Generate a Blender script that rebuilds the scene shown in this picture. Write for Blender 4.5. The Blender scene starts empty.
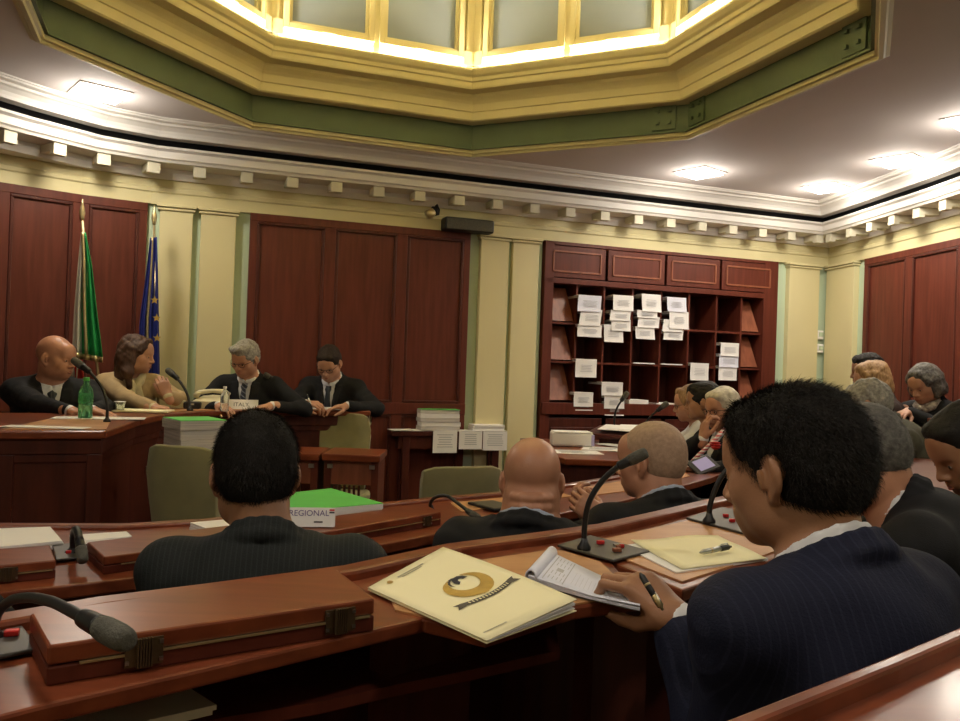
import bpy, math, random
import numpy as np
from mathutils import Vector, Matrix
random.seed(7); RNG = np.random.default_rng(7)
C = bpy.context.scene.collection
R = math.radians
# ------------------------------------------------------------------ camera model
CF = 830.0; CH = 1.33; ROLL = R(2.0); PIT = R(.38)
cf = Vector((0, math.cos(PIT), math.sin(PIT)))
_r0 = Vector((1, 0, 0)); _u0 = Vector((0, -math.sin(PIT), math.cos(PIT)))
cr = _r0*math.cos(ROLL) + _u0*math.sin(ROLL)
cu = _u0*math.cos(ROLL) - _r0*math.sin(ROLL)
def ray(px, py): return cf + cr*((px-480)/CF) + cu*((360.5-py)/CF)
def atz(px, py, z):
    d = ray(px, py); t = (z-CH)/d.z; return Vector((d.x*t, d.y*t, z))
def aty(px, py, y):
    d = ray(px, py); t = y/d.y; return Vector((d.x*t, y, CH+d.z*t))
cam = bpy.data.cameras.new('camera'); co = bpy.data.objects.new('camera', cam); C.objects.link(co)
co.matrix_world = Matrix(((cr.x, cu.x, -cf.x, 0), (cr.y, cu.y, -cf.y, 0), (cr.z, cu.z, -cf.z, CH), (0, 0, 0, 1)))
cam.sensor_width = 36; cam.lens = 36*CF/960; cam.clip_start = .02
sc = bpy.context.scene; sc.camera = co
sc.view_settings.view_transform = 'Standard'; sc.view_settings.look = 'None'
sc.view_settings.exposure = -0.30; sc.view_settings.gamma = 1.0
# ------------------------------------------------------------------ materials
def mat(name, col, rough=.6, noise=0, nscale=8, stretch=None, spec=.5, metal=0, coat=0, bump=0, bscale=60, col2=None, emis=None, estr=0, trans=0, alpha=None, sheen=0, ior=1.45):
    m = bpy.data.materials.new(name); m.use_nodes = True
    nt = m.node_tree; b = nt.nodes['Principled BSDF']
    b.inputs['Roughness'].default_value = rough; b.inputs['Metallic'].default_value = metal
    b.inputs['Specular IOR Level'].default_value = spec; b.inputs['IOR'].default_value = ior
    if coat: b.inputs['Coat Weight'].default_value = coat; b.inputs['Coat Roughness'].default_value = .12
    if trans: b.inputs['Transmission Weight'].default_value = trans
    if sheen: b.inputs['Sheen Weight'].default_value = sheen
    if alpha is not None: b.inputs['Alpha'].default_value = alpha
    if emis: b.inputs['Emission Color'].default_value = (*emis, 1); b.inputs['Emission Strength'].default_value = estr
    tc = nt.nodes.new('ShaderNodeTexCoord'); mp = nt.nodes.new('ShaderNodeMapping'); nt.links.new(tc.outputs['Object'], mp.inputs[0])
    mp.inputs['Scale'].default_value = stretch or (1, 1, 1)
    n = nt.nodes.new('ShaderNodeTexNoise'); n.inputs['Scale'].default_value = nscale; n.inputs['Detail'].default_value = 6
    nt.links.new(mp.outputs[0], n.inputs[0])
    rp = nt.nodes.new('ShaderNodeValToRGB'); c2 = col2 or tuple(c*(1-noise) for c in col)
    rp.color_ramp.elements[0].position = .32; rp.color_ramp.elements[1].position = .68
    rp.color_ramp.elements[0].color = (*c2, 1); rp.color_ramp.elements[1].color = (*col, 1)
    nt.links.new(n.outputs['Fac'], rp.inputs[0]); nt.links.new(rp.outputs[0], b.inputs['Base Color'])
    if bump:
        n2 = nt.nodes.new('ShaderNodeTexNoise'); n2.inputs['Scale'].default_value = bscale; n2.inputs['Detail'].default_value = 4
        nt.links.new(mp.outputs[0], n2.inputs[0])
        bp = nt.nodes.new('ShaderNodeBump'); bp.inputs['Strength'].default_value = bump; bp.inputs['Distance'].default_value = .004
        nt.links.new(n2.outputs['Fac'], bp.inputs['Height']); nt.links.new(bp.outputs[0], b.inputs['Normal'])
    return m
def stripe_mat(name, col, col2, period, width, axis='X', rough=.8, ang=0):
    m = mat(name, col, rough, bump=.25, bscale=300, spec=.25)
    nt = m.node_tree; b = nt.nodes['Principled BSDF']
    tc = nt.nodes.new('ShaderNodeTexCoord'); mp = nt.nodes.new('ShaderNodeMapping'); mp.inputs['Rotation'].default_value = (0, ang, 0)
    sp = nt.nodes.new('ShaderNodeSeparateXYZ')
    nt.links.new(tc.outputs['Object'], mp.inputs[0]); nt.links.new(mp.outputs[0], sp.inputs[0])
    a = nt.nodes.new('ShaderNodeMath'); a.operation = 'MODULO'; a.inputs[1].default_value = period
    o = nt.nodes.new('ShaderNodeMath'); o.operation = 'ADD'; o.inputs[1].default_value = 10*period*7
    nt.links.new(sp.outputs[axis], o.inputs[0]); nt.links.new(o.outputs[0], a.inputs[0])
    l = nt.nodes.new('ShaderNodeMath'); l.operation = 'LESS_THAN'; l.inputs[1].default_value = width
    nt.links.new(a.outputs[0], l.inputs[0])
    mx = nt.nodes.new('ShaderNodeMix'); mx.data_type = 'RGBA'; mx.inputs[6].default_value = (*col, 1); mx.inputs[7].default_value = (*col2, 1)
    nt.links.new(l.outputs[0], mx.inputs[0]); nt.links.new(mx.outputs[2], b.inputs['Base Color'])
    return m
M = {}
M['wood'] = mat('mahogany', (.125, .028, .016), .42, nscale=5, stretch=(6, 6, .5), col2=(.085, .018, .010), spec=.3)
M['wood_h'] = mat('mahogany_polished', (.22, .055, .022), .30, nscale=4, stretch=(1, 9, 9), col2=(.14, .032, .013), coat=.12, spec=.35)
M['wood_dark'] = mat('mahogany_dark', (.085, .020, .012), .4, nscale=5, stretch=(5, 5, .6), col2=(.05, .012, .008), spec=.3)
M['wood_lt'] = mat('mahogany_light', (.27, .085, .040), .45, nscale=5, stretch=(6, 6, .5), col2=(.19, .055, .026))
M['tan'] = mat('tan_writing_top', (.52, .27, .115), .42, nscale=6, stretch=(1, 6, 6), col2=(.42, .20, .08))
M['cream'] = mat('cream_paint', (.64, .57, .32), .6, noise=.05, nscale=2)
M['creamw'] = mat('pale_cornice_paint', (.64, .60, .46), .6, noise=.05, nscale=2)
M['green'] = mat('pale_green_paint', (.48, .58, .41), .65, noise=.05, nscale=2)
M['white'] = mat('white_plaster', (.80, .76, .70), .6, noise=.04, nscale=2)
M['ceil'] = mat('ceiling_plaster', (.66, .60, .58), .8, noise=.06, nscale=1.5)
M['beam'] = mat('green_beam_paint', (.075, .11, .055), .5, noise=.15, nscale=4)
M['yellow'] = mat('ochre_paint', (.74, .65, .38), .55, noise=.05, nscale=3)
M['black'] = mat('black_plastic', (.012, .012, .013), .45, noise=.2, nscale=20)
M['rubber'] = mat('dark_grey_foam', (.10, .096, .080), .9, noise=.3, nscale=90, bump=.5, bscale=400)
M['paper'] = mat('white_paper', (.80, .78, .76), .8, noise=.04, nscale=3)
M['paper_b'] = mat('bluish_paper', (.70, .71, .80), .8, noise=.04, nscale=3)
M['paper_e'] = mat('paper_edges', (.66, .62, .58), .85, nscale=4, stretch=(1, 1, 120), col2=(.40, .37, .36))
M['ypaper'] = mat('yellow_paper', (.86, .80, .50), .75, noise=.03, nscale=3)
M['ink'] = mat('grey_ink', (.42, .42, .44), .8)
M['inkb'] = mat('black_ink', (.03, .03, .04), .7)
M['gold'] = mat('gold_print', (.52, .33, .06), .45, noise=.25, nscale=60)
M['brass'] = mat('brass', (.62, .50, .27), .35, metal=.8, noise=.2, nscale=30)
M['steel'] = mat('steel', (.5, .5, .48), .3, metal=1, noise=.1)
M['red'] = mat('red_button', (.55, .02, .02), .4, noise=.1)
M['greenc'] = mat('green_cover', (.10, .55, .10), .5, noise=.08)
M['chair'] = mat('olive_upholstery', (.25, .225, .105), .85, noise=.12, nscale=12, bump=.3, bscale=500, sheen=.2)
M['floor'] = mat('dark_red_carpet', (.13, .05, .03), .95, noise=.3, nscale=30, bump=.3)
M['pane'] = mat('frosted_pane', (.27, .31, .38), .45, noise=.12, nscale=2)
M['lamp'] = mat('lamp_glass', (1, 1, 1), .5, emis=(1, .95, .86), estr=22)
M['glass_g'] = mat('green_bottle_plastic', (.25, .75, .40), .08, trans=.8, noise=.05, ior=1.25)
M['glass_c'] = mat('clear_plastic', (.85, .9, .9), .08, trans=.85, noise=.03, ior=1.25)
M['panel'] = mat('grey_console_plate', (.065, .06, .055), .4, noise=.15, nscale=20, metal=.3)
M['beige'] = mat('beige_plastic', (.68, .62, .42), .5, noise=.04)
# ------------------------------------------------------------------ mesh builder
class MB:
    def __init__(s): s.v = []; s.f = []
    def add(s, vs, fs):
        o = len(s.v); s.v += [tuple(v) for v in vs]; s.f += [tuple(i+o for i in f) for f in fs]; return s
    def box(s, c, d, rz=0, rx=0, ry=0, mtx=None):
        m = mtx or (Matrix.Translation(Vector(c)) @ Matrix.Rotation(rz, 4, 'Z') @ Matrix.Rotation(ry, 4, 'Y') @ Matrix.Rotation(rx, 4, 'X'))
        vs = [m @ Vector((x*d[0]/2, y*d[1]/2, z*d[2]/2)) for x in (-1, 1) for y in (-1, 1) for z in (-1, 1)]
        return s.add(vs, [(0, 1, 3, 2), (4, 6, 7, 5), (0, 4, 5, 1), (2, 3, 7, 6), (0, 2, 6, 4), (1, 5, 7, 3)])
    def prism(s, poly, z0, z1):
        n = len(poly)
        a = sum(poly[i][0]*poly[(i+1) % n][1]-poly[(i+1) % n][0]*poly[i][1] for i in range(n))
        if a < 0: poly = poly[::-1]
        vs = [(p[0], p[1], z0) for p in poly]+[(p[0], p[1], z1) for p in poly]
        return s.add(vs, [tuple(range(n-1, -1, -1)), tuple(range(n, 2*n))]+[(i, (i+1) % n, n+(i+1) % n, n+i) for i in range(n)])
    def quadstrip(s, A, B, closed=False):
        n = len(A); vs = list(A)+list(B)
        return s.add(vs, [(i, (i+1) % n, n+(i+1) % n, n+i) for i in range(n if closed else n-1)])
    def sweep(s, rows, closed_path=False, closed_prof=False, cap=True):
        # rows: list (profile) of lists (path) of points
        m = len(rows); n = len(rows[0]); vs = [p for r in rows for p in r]; fs = []
        for j in range(m if closed_prof else m-1):
            for i in range(n if closed_path else n-1):
                a = j*n+i; b = j*n+(i+1) % n; c = ((j+1) % m)*n+(i+1) % n; d = ((j+1) % m)*n+i; fs.append((a, b, c, d))
        if closed_prof and cap and not closed_path:
            fs.append(tuple(j*n for j in range(m))); fs.append(tuple(j*n+n-1 for j in range(m-1, -1, -1)))
        return s.add(vs, fs)
    def tube(s, pts, r, seg=10, cap=True):
        pts = [Vector(p) for p in pts]; n = len(pts); rs = r if isinstance(r, (list, tuple)) else [r]*n
        rows = []; up = Vector((0, 0, 1)); prev = None
        for i, p in enumerate(pts):
            t = (pts[min(i+1, n-1)]-pts[max(i-1, 0)]).normalized()
            if prev is None:
                a = t.cross(up if abs(t.z) < .9 else Vector((1, 0, 0))).normalized()
            else: a = (prev-t*prev.dot(t)).normalized()
            prev = a; b = t.cross(a)
            rows.append([p+(a*math.cos(2*math.pi*k/seg)+b*math.sin(2*math.pi*k/seg))*rs[i] for k in range(seg)])
        s.sweep(rows, closed_path=True)
        o = len(s.v)-n*seg
        if cap: s.f.append(tuple(o+k for k in range(seg))); s.f.append(tuple(o+(n-1)*seg+k for k in range(seg-1, -1, -1)))
        return s
    def lathe(s, prof, c=(0, 0, 0), seg=20, mtx=None):
        rows = []
        for r, z in prof:
            row = [Vector((r*math.cos(2*math.pi*k/seg), r*math.sin(2*math.pi*k/seg), z)) for k in range(seg)]
            rows.append([(mtx @ p) if mtx else p+Vector(c) for p in row])
        o = len(s.v); s.sweep(rows, closed_path=True)
        s.f.append(tuple(o+k for k in range(seg))); s.f.append(tuple(o+(len(prof)-1)*seg+k for k in range(seg-1, -1, -1)))
        return s
    def build(s, name, m, parent=None, smooth=False, bevel=0, fix=True):
        me = bpy.data.meshes.new(name); me.from_pydata([tuple(v) for v in s.v], [], s.f); me.update()
        if fix:
            import bmesh
            bm = bmesh.new(); bm.from_mesh(me); bmesh.ops.recalc_face_normals(bm, faces=bm.faces); bm.to_mesh(me); bm.free()
        me.materials.append(m)
        o = bpy.data.objects.new(name, me); C.objects.link(o)
        if parent: o.parent = parent
        if smooth: me.shade_smooth()
        if bevel:
            b = o.modifiers.new('bevel', 'BEVEL'); b.width = bevel; b.segments = 2; b.limit_method = 'ANGLE'; b.angle_limit = R(40)
        return o
def tag(o, label=None, cat=None, group=None, kind=None):
    if label: o['label'] = label
    if cat: o['category'] = cat
    if group: o['group'] = group
    if kind: o['kind'] = kind
    return o
def thing(name, label, cat, loc=(0, 0, 0), rz=0, group=None):
    o = bpy.data.objects.new(name, None); C.objects.link(o); o.location = loc; o.rotation_euler = (0, 0, rz); o.empty_display_size = .05
    return tag(o, label, cat, group)
def copy_tree(o, parent=None, **kw):
    c = o.copy(); C.objects.link(c)
    if parent: c.parent = parent
    for ch in list(o.children): copy_tree(ch, c)
    return c
NT = [0]
def struct(mb, m, name=None, parent=None, smooth=False, bevel=0):
    if name is None: NT[0] += 1; name = 'trim_%d' % NT[0]
    o = mb.build(name, m, parent, smooth, bevel); o['kind'] = 'structure'; return o
def rel(mb, root):   # world-space builder -> root's local frame
    i = (Matrix.Translation(root.location) @ Matrix.Rotation(root.rotation_euler.z, 4, 'Z')).inverted()
    mb.v = [tuple(i @ Vector(v)) for v in mb.v]; return mb
# ------------------------------------------------------------------ the room
SL = .367
LW = [(-4.1, -1.3), (-4.12, 3.1), (-4.0, 4.0), (-3.66, 4.86), (-3.19, 5.44), (-2.82, 5.77), (-2.43, 6.01)]
def fw(x): return 6.01+SL*(x+2.43)
CR = (3.395, fw(3.395))
RW = [CR, (3.50, 7.45), (3.62, 6.2), (3.75, 3.5), (3.75, -1.3)]
FULL = LW+[CR]+RW[1:]
def offs(path, d):   # inward offset with mitres (inside = right-hand side)
    out = []; n = len(path)
    for i, p in enumerate(path):
        ds = []
        if i > 0: ds.append((Vector(p)-Vector(path[i-1])).normalized())
        if i < n-1: ds.append((Vector(path[i+1])-Vector(p)).normalized())
        ns = [Vector((q.y, -q.x)) for q in ds]
        if len(ns) == 1: o = ns[0]*d
        else: m = (ns[0]+ns[1]).normalized(); o = m*(d/max(.3, m.dot(ns[0])))
        out.append((p[0]+o.x, p[1]+o.y))
    return out
def band(path, prof, m, name=None, closed=True, smooth=False, parent=None):   # prof: (offset, z) list
    mb = MB(); mb.sweep([[(*q, z) for q in offs(path, d)] for d, z in prof], closed_prof=closed)
    return struct(mb, m, name, smooth=smooth, parent=parent)
TOPZ = 2.42
band(LW, [(0, 0), (0, 3.0), (-.12, 3.0), (-.12, 0)], M['green'], 'wall_left')
band(RW, [(0, 0), (0, 3.0), (-.12, 3.0), (-.12, 0)], M['green'], 'wall_right')
BX0, BX1 = .50, 2.80
mb = MB()
def wp(x): return (x, fw(x))
for seg in ([wp(-2.43), wp(BX0)], [wp(BX1), CR]):
    mb.sweep([[(*q, z) for q in offs(seg, d)] for d, z in [(0, 0), (0, 3.0), (-.12, 3.0), (-.12, 0)]], closed_prof=True)
seg = [wp(BX0), wp(BX1)]
mb.sweep([[(*q, z) for q in offs(seg, d)] for d, z in [(0, TOPZ), (0, 3.0), (-.42, 3.0), (-.42, 0), (-.38, 0), (-.38, TOPZ)]], closed_prof=True)
struct(mb, M['green'], 'wall_front')
struct(MB().box((-.17, -1.36, 1.5), (8.0, .12, 3.0)), M['cream'], 'wall_back')
struct(MB().box((-.15, 3.5, -.05), (8.4, 10.2, .1)), M['floor'], 'floor')
# ceiling with octagonal opening
OC = Vector((-.20, 4.14)); OA = -2.3
def octa(r, z): return [Vector((OC.x+r*math.cos(R(OA+45*k)), OC.y+r*math.sin(R(OA+45*k)), z)) for k in range(8)]
CZ = 2.93
mb = MB(); X0, X1, Y0, Y1 = -4.25, 3.9, -1.45, 8.5
def rect_hit(a):
    c, s_ = math.cos(a), math.sin(a); t = 1e9
    if c > 1e-6: t = min(t, (X1-OC.x)/c)
    if c < -1e-6: t = min(t, (X0-OC.x)/c)
    if s_ > 1e-6: t = min(t, (Y1-OC.y)/s_)
    if s_ < -1e-6: t = min(t, (Y0-OC.y)/s_)
    return (OC.x+c*t, OC.y+s_*t)
ov = octa(2.15, CZ)
cors = [(math.atan2(y-OC.y, x-OC.x) % (2*math.pi), (x, y)) for x in (X0, X1) for y in (Y0, Y1)]
for k in range(8):
    a0 = R(OA+45*k) % (2*math.pi); a1 = R(OA+45*(k+1)) % (2*math.pi)
    if a1 < a0: a1 += 2*math.pi
    mid = sorted([((a if a >= a0 else a+2*math.pi), p) for a, p in cors if a0 < (a if a >= a0 else a+2*math.pi) < a1])
    outer = [rect_hit(a0)]+[p for _, p in mid]+[rect_hit(a1)]
    poly = [(ov[k].x, ov[k].y)]+outer+[(ov[(k+1) % 8].x, ov[(k+1) % 8].y)]
    mb.prism(poly, CZ, CZ+.08)
struct(mb, M['ceil'], 'ceiling')
def oband(prof, m, name=None, closed=True, smooth=False):
    mb = MB(); mb.sweep([octa(r, z) for r, z in prof], closed_path=True, closed_prof=closed)
    return struct(mb, m, name, smooth)
oband([(2.155, 2.932), (2.155, 2.918), (2.135, 2.912), (2.125, 2.903), (2.10, 2.900), (2.095, 2.915), (2.08, 2.92), (2.08, 2.945), (2.16, 2.945)], M['cream'])
oband([(2.15, 2.945), (2.06, 2.945), (2.06, 2.958), (2.095, 2.965), (2.095, 3.16), (2.15, 3.16)], M['beam'])
oband([(2.14, 3.135), (2.0, 3.135), (1.99, 3.145), (1.99, 3.20), (1.98, 3.205), (1.975, 3.255), (1.965, 3.275), (1.945, 3.30), (1.94, 3.32), (1.855, 3.328), (1.85, 3.34), (1.845, 3.375), (1.835, 3.38), (1.83, 3.405), (1.815, 3.42), (1.80, 3.445), (1.80, 3.46), (1.825, 3.46), (1.835, 3.41), (1.92, 3.41), (1.92, 4.75), (2.0, 4.75), (2.0, 3.55), (2.14, 3.50)], M['yellow'], 'trim_lantern')
mb = MB(); mb.prism([(p.x, p.y) for p in octa(2.0, 0)], 4.75, 4.8); struct(mb, M['yellow'], 'ceiling_lantern')
# bolts on the beam
for k, t in ((7, .86), (7, .80), (0, .22), (0, .17), (0, .82)):
    pass
# lantern windows: two per face
wn = 0
for k in range(8):
    a, b = octa(1.92, 0)[k], octa(1.92, 0)[(k+1) % 8]
    e = (b-a).normalized(); L = (b-a).length; nrm = Vector((-e.y, e.x, 0))   # inward
    rz = math.atan2(e.y, e.x)
    # plinth and corner pilaster
    for t in (.055, L-.055):
        pass
    for w in range(2):
        wn += 1; u = L/2+(w-.5)*.655
        c = a+e*u; root = bpy.data.objects.new('window_%d' % wn, None); C.objects.link(root); root['kind'] = 'structure'
        root.location = (c.x, c.y, 3.55); root.rotation_euler = (0, 0, rz)
        f = MB(); W_, H_ = .62, 1.0
        f.box((-W_/2+.02, .03, H_/2), (.04, .06, H_)).box((W_/2-.02, .03, H_/2), (.04, .06, H_)).box((0, .03, .02), (W_-.08, .06, .04)).box((0, .03, H_-.02), (W_-.08, .06, .04))
        f.box((-W_/2+.05, .02, H_/2), (.022, .035, H_-.08)).box((W_/2-.05, .02, H_/2), (.022, .035, H_-.08)).box((0, .02, .05), (W_-.1, .035, .022))
        fo = f.build('window_frame', M['yellow'], root, bevel=.004)
        MB().box((0, .012, H_/2+.01), (W_-.1, .012, H_-.09)).build('pane', M['pane'], root)
        MB().box((.0, .060, .012), (.10, .008, .012)).build('latch', M['yellow'], root)
    mb = MB(); 
    for t in (.035, L-.035):
        q = a+e*t+nrm*.02; mb.box((q.x, q.y, 4.1), (.07, .04, 1.3), rz)
        mb.box((q.x+nrm.x*.01, q.y+nrm.y*.01, 3.55), (.12, .06, .10), rz)
    q = a+e*(L/2)+nrm*.02; mb.box((q.x, q.y, 4.1), (.045, .05, 1.3), rz)
    struct(mb, M['yellow'])
    # cove strip lamp in the trough behind the ledge
    li = bpy.data.lights.new('cove_strip', 'AREA'); li.shape = 'RECTANGLE'; li.size = 1.15; li.size_y = .04; li.energy = 34; li.color = (1, .91, .66)
    lo = bpy.data.objects.new('cove_strip', li); C.objects.link(lo)
    q = (octa(1.88, 3.425)[k]+octa(1.88, 3.425)[(k+1) % 8])/2; lo.location = q
    d = Vector((nrm.x*.25, nrm.y*.25, 1)).normalized(); z = -d; x = e; y = z.cross(x)
    lo.matrix_world = Matrix(((x.x, y.x, z.x, q.x), (x.y, y.y, z.y, q.y), (x.z, y.z, z.z, q.z), (0, 0, 0, 1)))
# riveted splice plates on the green beam
for k, ts in ((1, (.10,)), (0, (.09, .93))):
    a, b = octa(2.095, 0)[k], octa(2.095, 0)[k+1]; e = (b-a).normalized(); L = (b-a).length; nrm = Vector((-e.y, e.x, 0)); rz = math.atan2(e.y, e.x)
    for t in ts:
        q = a+e*(t*L)+nrm*.008; mb = MB(); mb.box((q.x, q.y, 3.06), (.16, .012, .17), rz)
        for du in (-.04, .04):
            for dz in (-.04, .04):
                p = q+e*du+nrm*.012; mb.box((p.x, p.y, 3.06+dz), (.02, .02, .02), rz, bevel if False else 0)
        struct(mb, M['beam'])
# cornice
band(FULL, [(.0, 2.42), (.035, 2.42), (.035, 2.50), (.045, 2.51), (.045, 2.535), (.035, 2.545), (.035, 2.63), (0, 2.63)], M['cream'])
CP = [(-3.55, -1.3), (-3.55, 3.1), (-3.52, 4.0), (-3.42, 4.7), (-3.10, 5.30), (-2.80, 5.74), (-2.43, 6.01)]+FULL[7:]
band(CP, [(-.6, 2.63), (.06, 2.60), (.08, 2.64), (.08, 2.672), (.27, 2.675), (.28, 2.69), (.295, 2.70), (.30, 2.745), (.325, 2.76), (.325, 2.775), (.27, 2.777), (.20, 2.74), (-.6, 2.72)], M['white'])
band(CP, [(.37, 2.826), (.375, 2.845), (.385, 2.865), (.41, 2.885), (.43, 2.892), (.435, 2.905), (.475, 2.910), (.48, 2.92), (.492, 2.921), (.496, 2.932), (-.3, 2.932), (-.3, 2.826)], M['white'])
M['gap_shade'] = mat('painted_gap_shade', (.006, .006, .006), .95, spec=.05)
band(CP, [(.285, 2.774), (.285, 2.83), (.275, 2.83), (.275, 2.774)], M['gap_shade'])  # black strip: shade of the open cornice gap put into its colour
# modillion blocks under the cornice
def walk(path, step, start=0):
    acc = start; out = []
    for i in range(len(path)-1):
        a, b = Vector(path[i]), Vector(path[i+1]); L = (b-a).length; t = acc
        while t < L: out.append((a+(b-a)*(t/L), math.atan2((b-a).y, (b-a).x), (b-a).normalized())); t += step
        acc = t-L
    return out
mb = MB()
for p, ang, e in walk(offs(CP, .17)[1:-1], .325, .15):
    mb.box((p.x, p.y, 2.645), (.085, .17, .055), ang)
    mb.box((p.x+e.y*.06, p.y-e.x*.06, 2.612), (.085, .05, .03), ang)
struct(mb, M['creamw'], bevel=.004)
# pilasters
def pilaster(a, b, label=None):
    a, b = Vector(a), Vector(b); e = (b-a).normalized(); n = Vector((e.y, -e.x)); L = (b-a).length; c = (a+b)/2; ang = math.atan2(e.y, e.x)
    mb = MB(); q = c+n*.028; mb.box((q.x, q.y, 1.2), (L, .056, 2.4), ang)
    q = c+n*.036; mb.box((q.x, q.y, 2.385), (L+.03, .072, .016), ang)
    q = c+n*.042; mb.box((q.x, q.y, 2.41), (L+.045, .084, .022), ang)
    q = c+n*.04; mb.box((q.x, q.y, .08), (L+.03, .08, .16), ang)
    struct(mb, M['cream'], bevel=.004)
def fx(px, z=1.8):   # x of a photo column on the front wall plane
    for _ in range(1):
        d = ray(px, 360); t = (6.01+SL*2.43)/(d.y-SL*d.x); return d.x*t
def fxy(px, py):
    d = ray(px, py); t = (6.01+SL*2.43)/(d.y-SL*d.x); return d.x*t
for a, b in ((160, 193), (201, 236), (480, 508), (512, 538)):
    pilaster(wp(fxy(a, 215)), wp(fxy(b, 215)))
pilaster(wp(fxy(786, 265)), wp(fxy(816, 265)))
def rxy(px, py):
    d = ray(px, py); a, b = Vector(RW[0]), Vector(RW[1])
    # iterate through segments
    for i in range(len(RW)-1):
        a, b = Vector(RW[i]), Vector(RW[i+1]); e = b-a
        den = d.x*e.y-d.y*e.x
        t = (a.x*e.y-a.y*e.x)/den; u = (a.x*d.y-a.y*d.x)/den
        if 0 <= u <= 1 and t > 0: return a+e*u
    return b
pilaster(rxy(832, 265), rxy(860, 262))
# mahogany wall panelling
def panelling(a, b, ws, z0=1.0, z1=2.40, cap=True):
    a, b = Vector(a), Vector(b); e = (b-a).normalized(); n = Vector((e.y, -e.x)); L = (b-a).length; ang = math.atan2(e.y, e.x)
    NT[0] += 1; root = bpy.data.objects.new('trim_%d' % NT[0], None); C.objects.link(root); root['kind'] = 'structure'
    root.location = (a.x, a.y, 0); root.rotation_euler = (0, 0, ang)     # local +x along wall, -y into the room
    MB().box((L/2, -.010, TOPZ/2), (L, .02, TOPZ)).build('panelling_board', M['wood'], root)
    f = MB(); st = .055
    xs = [0]
    for w in ws: xs.append(xs[-1]+w)
    tot = xs[-1]; xs = [x/tot*L for x in xs]
    f.box((L/2, -.033, TOPZ-.03), (L, .026, .06)); f.box((L/2, -.036, z0-.03), (L, .032, .09)); f.box((L/2, -.033, .1), (L, .026, .2))
    for i, x in enumerate(xs):
        w = st*(1.0 if 0 < i < len(xs)-1 else 1.0); xx = min(max(x, w/2), L-w/2)
        f.box((xx, -.032, TOPZ/2), (w*(1.6 if 0 < i < len(xs)-1 else 1), .022, TOPZ-.01))
    f.build('panelling_frame', M['wood'], root, bevel=.004)
    for i in range(len(ws)):
        x0 = xs[i]+st*(.8 if i else 1); x1 = xs[i+1]-st*(.8 if i < len(ws)-1 else 1)
        for (za, zb) in ((z0+.015, z1-.04), (.2, z0-.075)):
            g = MB(); w_ = .022
            for (p0, p1) in (((x0, za), (x1, za)), ((x0, zb), (x1, zb))): g.box(((p0[0]+p1[0])/2, -.030, p0[1]+(w_/2 if p0[1] == za else -w_/2)), (p1[0]-p0[0], .030, w_))
            for xx in (x0+w_/2, x1-w_/2): g.box((xx, -.030, (za+zb)/2), (w_, .030, zb-za-2*w_))
            g.build('panel_moulding', M['wood_dark'], root, bevel=.006)
            MB().box(((x0+x1)/2, -.022, (za+zb)/2), (x1-x0-2*w_, .01, zb-za-2*w_)).build('panel', M['wood'], root)
panelling(wp(fxy(247, 300)), wp(fxy(467, 300)), (1.05, 1, 1))
panelling(LW[4], LW[5], (1,)); panelling(LW[5], wp(-2.45), (1,)); panelling(LW[3], LW[4], (1,)); panelling(LW[2], LW[3], (1,)); panelling(LW[1], LW[2], (1,))
r1 = rxy(869, 262)
panelling(r1, RW[2], (1, 1)); panelling(RW[2], RW[3], (1, 1, 1, 1))
# ceiling downlights
def downlight(x, y, i, lab, e=1.0, real=True):
    t = thing('ceiling_light', lab, 'ceiling light', (x, y, CZ), math.atan(SL)+R(20), 'recessed downlights in the ceiling')
    MB().box((0, 0, -.003), (.30, .30, .006)).build('trim_frame', M['white'], t)
    MB().box((0, 0, -.014), (.26, .26, .018)).build('lens', M['lamp'], t, bevel=.006)
    li = bpy.data.lights.new('lamp', 'SPOT'); li.energy = 44*e; li.spot_size = R(165); li.spot_blend = .5; li.color = (1, .88, .70); li.shadow_soft_size = .09
    pl = bpy.data.lights.new('glow_fill', 'POINT'); pl.energy = 9.5*e; pl.color = (1, .92, .80); pl.shadow_soft_size = .09; po = bpy.data.objects.new('glow_fill', pl); C.objects.link(po); po.parent = t; po.location = (0, 0, -.14)  # point light added in open air below the lens, brightens ceiling and cornice
    lo = bpy.data.objects.new('lamp', li); C.objects.link(lo); lo.parent = t; lo.location = (0, 0, -.05)
spots = [(-2.39, 5.086, 'recessed downlight over the left end of the dais'), (1.693, 6.578, 'recessed downlight in front of the bookcase, leftmost of the right-hand three'),
         (2.846, 6.944, 'recessed downlight nearest the corner right of the bookcase'), (2.988, 6.012, 'recessed downlight before the right wall, between its two neighbours'),
         (2.95, 5.02, 'recessed downlight cut by the right edge of the photo')]
for i, (x, y, l) in enumerate(spots): downlight(x, y, i, l)
for i, (x, y) in enumerate([(-3.3, 3.4), (-3.3, 1.2), (3.0, 2.2), (-.6, .9), (1.4, .2), (-1.9, -.5)]):
    downlight(x, y, i, 'recessed downlight in the ceiling behind the photographer', .75)
# ------------------------------------------------------------------ bookcase
def FR(x0, off=0):   # frame matrix on the front wall: local x along wall, y outwards into the room is -y
    ang = math.atan(SL); return ang
AW = math.atan(SL); eW = Vector((math.cos(AW), math.sin(AW))); nW = Vector((eW.y, -eW.x))
bo = Vector(wp(fxy(543, 300))); bend = Vector(wp(fxy(774, 300))); BL = (bend-bo).length
def bu(px, py=330): return (Vector(wp(fxy(px, py)))-bo).length
bk = thing('bookcase', 'tall dark wooden pigeonhole bookcase built into the far wall between pilasters', 'bookcase', (bo.x, bo.y, 0), AW)
D = .34
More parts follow.
